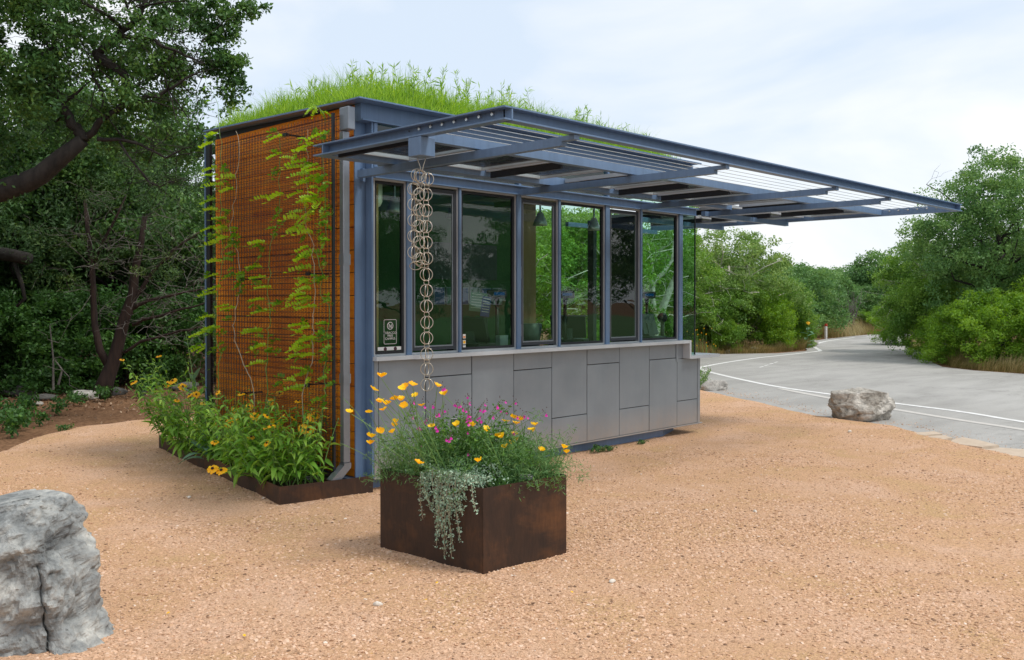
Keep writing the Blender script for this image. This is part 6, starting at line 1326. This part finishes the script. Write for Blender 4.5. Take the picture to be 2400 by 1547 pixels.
# --- grass verges
def verge(name, label, line, wd, n_, hh, seed, m=M['dry_grass']):
    g = np.random.default_rng(seed); L_ = np.array(line); seg = np.linalg.norm(np.diff(L_, axis=0), axis=1); cum = np.concatenate([[0], np.cumsum(seg)]); u = g.uniform(0, cum[-1], n_)
    x = np.interp(u, cum, L_[:, 0]); y = np.interp(u, cum, L_[:, 1]); off = g.uniform(0, wd, n_)
    k_ = np.clip(np.searchsorted(cum, u) - 1, 0, len(seg) - 1); t = (L_[k_ + 1] - L_[k_]) / seg[k_][:, None]; x = x - t[:, 1] * off; y = y + t[:, 0] * off
    tuft = np.vectorize(lambda a, b: noise.noise((a * 1.1, b * 1.1, seed)))(x, y)
    Ln = np.clip(hh * (0.8 + 0.9 * tuft) * g.uniform(.5, 1.3, n_), .04, 1)
    tag(link(name, blades(name, np.stack([x, y, np.full(n_, -.06)], 1), Ln, .008, seed, .5), m), label, kind='stuff')
verge('dry_grass', 'dry straw coloured grass along the left side of the road', [(14.5, 7.9), (19.95, 9.2), (22, 8.55), (23.75, 8.4), (25.8, 8.8)], .8, 9000, .34, 201)
verge('dry_grass', 'dry grass on the verge at the far end of the road', [(35.5, 12.4), (40, 12.85), (44, 12.7), (50, 13.1)], 2.2, 9000, .7, 202)
verge('dry_grass', 'straw coloured grass under the shrubs right of the road', [(32, 8.0), (27.7, 5.75), (25.6, 4.5), (21.9, 3.1), (19.5, 1.9), (18.8, .9), (18.6, -.4), (18.2, -2)], .9, 9000, .36, 203)
q = MB(); t = thing('sunflower', 'yellow sunflower with broad leaves at the bend of the road', 'flower', (25.5, 8.75, -.06)); q.tube([(25.5, 8.75, -.06), (25.5, 8.75, .55), (25.46, 8.72, .85)], [.02, .015, .012], 6); q.build('stem', M['stem'], t)
for i in range(9): o = link('leaf', BLF[i % 3], None, t, (0, 0, .1 + .07 * i)); o.scale = (1.7,) * 3; o.rotation_euler = (0, -.4, i * 2.4)
o = link('flower', SF, None, t, (-.05, -.05, .92)); o.scale = (1.9,) * 3; o.rotation_euler = (1.1, 0, VIEW)
r_ = random.Random(8)
lpz = []; t = thing('yellow_wildflowers', 'patch of small yellow wildflowers by the corner glass, left of the road', 'flowers', (19.2, 8.95, -.06)); q = MB(); pq = MB()
for _ in range(26):
    b = Vector((18.9 + r_.gauss(0, .55), 8.95 + r_.gauss(0, .3), -.06)); tp = b + Vector((r_.gauss(0, .05), r_.gauss(0, .05), r_.uniform(.3, .85))); q.tube([b, tp], [.006, .003], 4, False); pq.tube([tp, tp + Vector((0, 0, .03))], [.014, .010], 6)
q.build('stems', M['stem'], t); pq.build('blossoms', M['yellow'], t)
t = thing('white_wildflowers', 'small white flowered weed at the kiosk end by the road', 'flowers', (10.25, 3.5, -.06)); q = MB(); pq = MB(); lpz = []
for _ in range(70):
    b = Vector((10.25 + r_.gauss(0, .13), 3.5 + r_.gauss(0, .13), -.06)); tp = b + Vector((r_.gauss(0, .12), r_.gauss(0, .12), r_.uniform(.15, .5))); q.tube([b, tp], [.003, .002], 4, False); pq.tube([tp, tp + Vector((0, 0, .008))], [.010, .008], 6)
    for f in (.3, .5, .7, .85): lpz += [b.lerp(tp, f) + Vector((r_.gauss(0, .02), r_.gauss(0, .02), 0)) for _ in range(5)]
q.build('stems', M['stem'], t); pq.build('blossoms', M['white_petal'], t); link('foliage', leaf_mesh('foliage', np.array([tuple(v_ - t.location) for v_ in lpz]), .04, 211, aspect=.4), M['mid_leaf'], t)
t = thing('marker_post', 'small pale marker post with a red top at the far bend', 'post', (34.1, 12.15, -.06)); MB().box(34.06, 34.14, 12.11, 12.19, -.06, .5).build('post', M['line'], t); MB().box(34.055, 34.145, 12.105, 12.195, .505, .62).build('cap', M['red'], t)
# petals blown onto the gravel
PTL = ['orange petal nearest the big grey boulder', 'orange petal on the gravel right of the big boulder, second out', 'orange petal at the bottom left on the gravel', 'orange petal on open gravel between boulder and planter', 'orange petal left of the planter foot', 'orange petal right under the trailing silver plant', 'orange petal in front of the planter corner', 'orange petal at the bottom middle of the gravel', 'orange petal on the gravel right of the planter']
for i, (x, y) in enumerate(((-2.62, -1.72), (-2.5, -2.3), (-2.75, -2.5), (-2.2, -2.9), (-1.55, -2.5), (-1.32, -2.33), (-.9, -3.0), (-.3, -4.6), (.2, -2.6))):
    q = MB(); a = i * 1.3; q.add([(0, 0, 0), (.012, .008, .004), (.022, 0, .006), (.012, -.008, .003)], [(0, 1, 2, 3)], .6)
    o = link('fallen_petal', q.mesh('fallen_petal'), M['poppy'], None, (x, y, .022)); o.rotation_euler = (0, 0, a); tag(o, PTL[i], 'petal', 'petals fallen on the gravel')
for i, (x, y, s_, lb) in enumerate(((6.3, -1.35, .045, 'small white stone on the gravel below the tan boulder'), (-1.2, 0.9, .03, 'small pale stone on the gravel left of the low bed'), (-1.75, -2.35, .035, 'pale pink stone on the gravel left of the planter corner'), (-.55, -3.0, .03, 'small white stone on the gravel in front of the planter'), (1.6, -2.7, .03, 'small white stone on the gravel right of the planter'), (-2.3, -3.05, .04, 'flat pale stone on the gravel near the big boulder'))):
    rock('pebble', lb, (x, y, .004), (s_ * 1.6, s_, s_ * .8), 60 + i, M['white_stone'], None, 2, .1, i, 10, .2, 'stone')

# ================================================================== INSIDE THE KIOSK
def pole_display(p_, lab, rz=VIEW):
    t = thing('customer_display', lab, 'display', p_, 'pole displays at the counter', rz); MB().bbox(-.105, .105, -.03, .03, -.04, .04, b=.008).build
    link('housing', MB().bbox(-.105, .105, -.03, .03, -.04, .045, b=.01).mesh('housing'), M['plastic'], t); link('screen', MB().box(-.03, .08, -.0325, -.0305, -.012, .02).mesh('screen'), M['screen'], t)
    link('pole', MB().tube([(0, .01, -.04), (0, .01, -.12)], [.03, .018], 10).tube([(0, .01, -.12), (0, .01, 1.113 - p_[2])], .02, 10).mesh('pole', True), M['plastic'], t)
pole_display((1.93, .45, 1.70), 'pole display with a blue screen in the third pane from the left'); pole_display((3.00, .45, 1.70), 'pole display with a blue screen in the widest middle pane'); pole_display((4.50, .42, 1.70), 'pole display with a blue screen next to the pale trunk')
def terminal(p_, lab, rz, m=M['plastic'], s=1.0):
    t = thing('cash_register', lab, 'register', p_, 'tills on the counter', rz)
    link('base', MB().bbox(-.17 * s, .17 * s, -.17, .17, 0, .09, b=.012).mesh('base'), m, t)
    mt = Matrix.Translation((0, .02, .22)) @ Matrix.Rotation(-.35, 4, 'X'); link('monitor', MB().box(-.165 * s, .165 * s, -.02, .02, -.12, .14, mt).mesh('monitor'), m, t)
    link('stand', MB().prism([(-.05, .08), (.06, .08), (.03, .25), (-.01, .25)], (-.05, .05), 'X').mesh('stand'), M['grey_plastic'], t)
terminal((1.62, .50, 1.113), 'black till behind the paper signs', VIEW + 2.6, M['plastic'], 1.2); terminal((3.12, .50, 1.113), 'black till behind the blue display of the middle pane', VIEW + 2.9, M['plastic'], 1.2); terminal((4.45, .35, 1.113), 'grey till next to the small black fan', VIEW + .7, M['grey_plastic'], .8)
t = thing('desk_fan', 'small black fan on a stalk in the last big pane', 'fan', (4.70, .33, 1.113)); link('stalk', MB().tube([(0, 0, 0), (0, 0, .02)], .06, 14).tube([(0, 0, .02), (0, 0, .27)], [.022, .026], 10).mesh('stalk', True), M['plastic'], t)
link('head', MB().tube([(-.04, -.03, .31), (-.03, -.02, .31), (.03, .02, .31), (.05, .03, .31)], [.03, .062, .062, .035], 16).mesh('head', True), M['plastic'], t)
t = thing('paper_sign', 'clear stand with a green and a blue printed sheet by the third pane', 'sign', (1.66, .36, 1.113), None, VIEW + .1); mt = Matrix.Translation((-.06, 0, .50)) @ Matrix.Rotation(.12, 4, 'Y')
link('sheet', MB().box(-.085, .085, -.002, .002, -.09, .10, mt).mesh('sheet'), M['green_print'], t); m2_ = Matrix.Translation((.015, -.01, .46)) @ Matrix.Rotation(.14, 4, 'Y'); link('sheet', MB().box(-.045, .045, -.002, .002, -.10, .10, m2_).mesh('sheet'), M['blue_print'], t)
q = MB()
for i in range(6): q.box(-.035, .035, -.0045, -.0025, .075 - .026 * i, .080 - .026 * i, m2_); q.box(-.07, .05, -.0045, -.0025, .08 - .027 * i, .083 - .027 * i, mt)
link('lettering', q.mesh('lettering'), M['white'], t); link('stand', MB().tube([(.03, 0, .36), (.02, 0, .08)], .006, 8).tube([(.02, 0, .08), (.02, 0, 0)], [.02, .06], 10).mesh('stand'), M['grey_plastic'], t)
t = thing('waste_bin', 'grey bin beside the wood panel inside the kiosk', 'bin', (2.55, .56, 1.113)); link('body', MB().tube([(0, 0, 0), (0, 0, .27)], [.10, .13], 14).mesh('body', True), M['grey_plastic'], t)
o = tag(link('document_holder', MB().prism([(-.05, 0), (.05, 0), (.06, .17), (-.06, .17)], (0, .06), 'Y').mesh('document_holder'), M['alu'], None, (1.80, .22, 1.113)), 'pale document holder on the counter in the third pane', 'holder')
t = thing('office_chair', 'dark grey chair back behind the middle pane', 'chair', (3.75, .9, .16), None, .5); link('backrest', MB().bbox(-.2, .2, -.03, .03, .75, 1.25, b=.03).mesh('backrest'), M['grey_plastic'], t); link('seat', MB().bbox(-.22, .22, -.42, .0, .42, .50, b=.03).mesh('seat'), M['plastic'], t)
link('base', MB().tube([(0, -.2, 0), (0, -.2, .42)], .03, 8).box(-.25, .25, -.23, -.17, 0, .04).mesh('base'), M['plastic'], t)
for i, (x, y) in enumerate(((1.75, .9), (3.08, .9), (4.06, .9), (.95, .9))):
    t = thing('pendant_lamp', ['pale cage lamp high in the third pane', 'pale cage lamp above the wood panel', 'pale cage lamp in the widest middle pane', 'pale cage lamp behind the rain chain'][i], 'lamp', (x, y, 2.50), 'spot lamps under the kiosk ceiling')
    link('stem', MB().tube([(0, 0, .15), (0, 0, .448)], .012, 8).mesh('stem'), M['gutter'], t); link('lamp_shade', MB().tube([(0, 0, 0), (0, 0, .03), (0, 0, .15)], [.085, .08, .03], 16).mesh('lamp_shade', True), M['alu'], t)
    link('canopy_box', MB().bbox(-.07, .07, -.07, .07, .38, .445, b=.006).mesh('canopy_box'), M['alu'], t)
t = thing('wall_lamp', 'white rounded wall lamp high inside the leftmost pane', 'lamp', (.14, .14, 2.44)); link('lamp_shade', MB().tube([(0, 0, 0), (0, 0, .015), (0, 0, .05), (0, 0, .20)], [.02, .042, .058, .058], 16).mesh('lamp_shade', True), M['white'], t)
link('bracket', MB().box(-.058, .0, .0585, .10, .10, .14).mesh('bracket'), M['alu'], t)
# white printed notice on the left pane
t = thing('window_notice', 'white outlined no smoking notice on the leftmost pane', 'notice', (0.204, .023, 1.363)); w_, h_ = .138, .213
q = MB(); th = .0035
pts_ = []
for cx, cz, a0 in ((w_ / 2 - .012, h_ / 2 - .012, 0), (-w_ / 2 + .012, h_ / 2 - .012, 90), (-w_ / 2 + .012, -h_ / 2 + .012, 180), (w_ / 2 - .012, -h_ / 2 + .012, 270)):
    for k_ in range(5): a = R(a0 + k_ * 22.5); pts_.append((cx, cz, math.cos(a), math.sin(a)))
vs = [(x + .012 * c_, -.001, z + .012 * s_) for x, z, c_, s_ in pts_] + [(x + (.012 - th) * c_, -.001, z + (.012 - th) * s_) for x, z, c_, s_ in pts_]; n_ = len(pts_)
q.add(vs, [(i, (i + 1) % n_, n_ + (i + 1) % n_, n_ + i) for i in range(n_)]); link('border', q.mesh('border'), M['white'], t)
q = MB(); k_ = 28; rr = .033
vs = [(rr * math.cos(2 * PI * i / k_), -.001, .052 + rr * math.sin(2 * PI * i / k_)) for i in range(k_)] + [((rr - .005) * math.cos(2 * PI * i / k_), -.001, .052 + (rr - .005) * math.sin(2 * PI * i / k_)) for i in range(k_)]
q.add(vs, [(i, (i + 1) % k_, k_ + (i + 1) % k_, k_ + i) for i in range(k_)])
def bar2(x0, z0, x1, z1, wd): d = Vector((x1 - x0, z1 - z0)).normalized(); nx_, nz_ = -d.y * wd / 2, d.x * wd / 2; q.add([(x0 + nx_, -.0012, z0 + nz_), (x1 + nx_, -.0012, z1 + nz_), (x1 - nx_, -.0012, z1 - nz_), (x0 - nx_, -.0012, z0 - nz_)], [(0, 1, 2, 3)])
bar2(-.021, .073, .021, .031, .005); bar2(-.020, .050, .010, .050, .006); bar2(.012, .050, .020, .050, .006); bar2(.014, .056, .010, .064, .003); bar2(.018, .056, .015, .066, .003); bar2(-.016, .040, .012, .040, .004)
link('symbol', q.mesh('symbol'), M['white'], t)
for i, s_ in enumerate(('TOBACCO-', 'FREE', 'CAMPUS')):
    cu = D.curves.new('lettering', 'FONT'); cu.body = s_; cu.size = .029; cu.align_x = 'CENTER'; cu.align_y = 'CENTER'; cu.resolution_u = 3
    tmp = D.objects.new('tmp', cu); C.objects.link(tmp); bpy.context.view_layer.update(); me = D.meshes.new_from_object(tmp.evaluated_get(bpy.context.evaluated_depsgraph_get())); D.objects.remove(tmp)
    me.name = 'lettering'; o = link('lettering', me, M['white'], t, (0, -.001, -.010 - .025 * i)); o.rotation_euler = (PI / 2, 0, 0)
    me.materials.clear(); me.materials.append(M['white'])
t = thing('window_sticker', 'white paper strip with two dark ovals at the foot of the leftmost pane', 'sticker', (.20, .024, 1.215)); link('strip', MB().box(-.13, .13, -.001, 0, -.012, .018).mesh('strip'), M['white'], t)
for x in (-.05, .06): link('oval', MB().tube([(x, -.0012, 0), (x, -.003, 0)], .017, 14).mesh('oval'), M['dark_bud'], t)
for i, (z, mm) in enumerate(((1.30, 'orange_print'), (1.245, 'yellow'), (1.195, 'blue_print'))):
    t = thing('window_sticker', ['topmost of three tiny stickers at the lower left of the third pane', 'round yellow one of three tiny stickers on the third pane', 'lowest of three tiny stickers on the third pane'][i], 'sticker', (1.075, .023, z), 'tiny stickers on the third pane')
    link('paper', MB().box(-.018, .018, -.001, 0, -.02, .02).mesh('paper'), M['white'], t); link('mark', (MB().tube([(0, -.0012, 0), (0, -.002, 0)], .015, 12) if i == 1 else MB().box(-.014, .014, -.002, -.0012, -.015, .002)).mesh('mark'), M[mm], t)
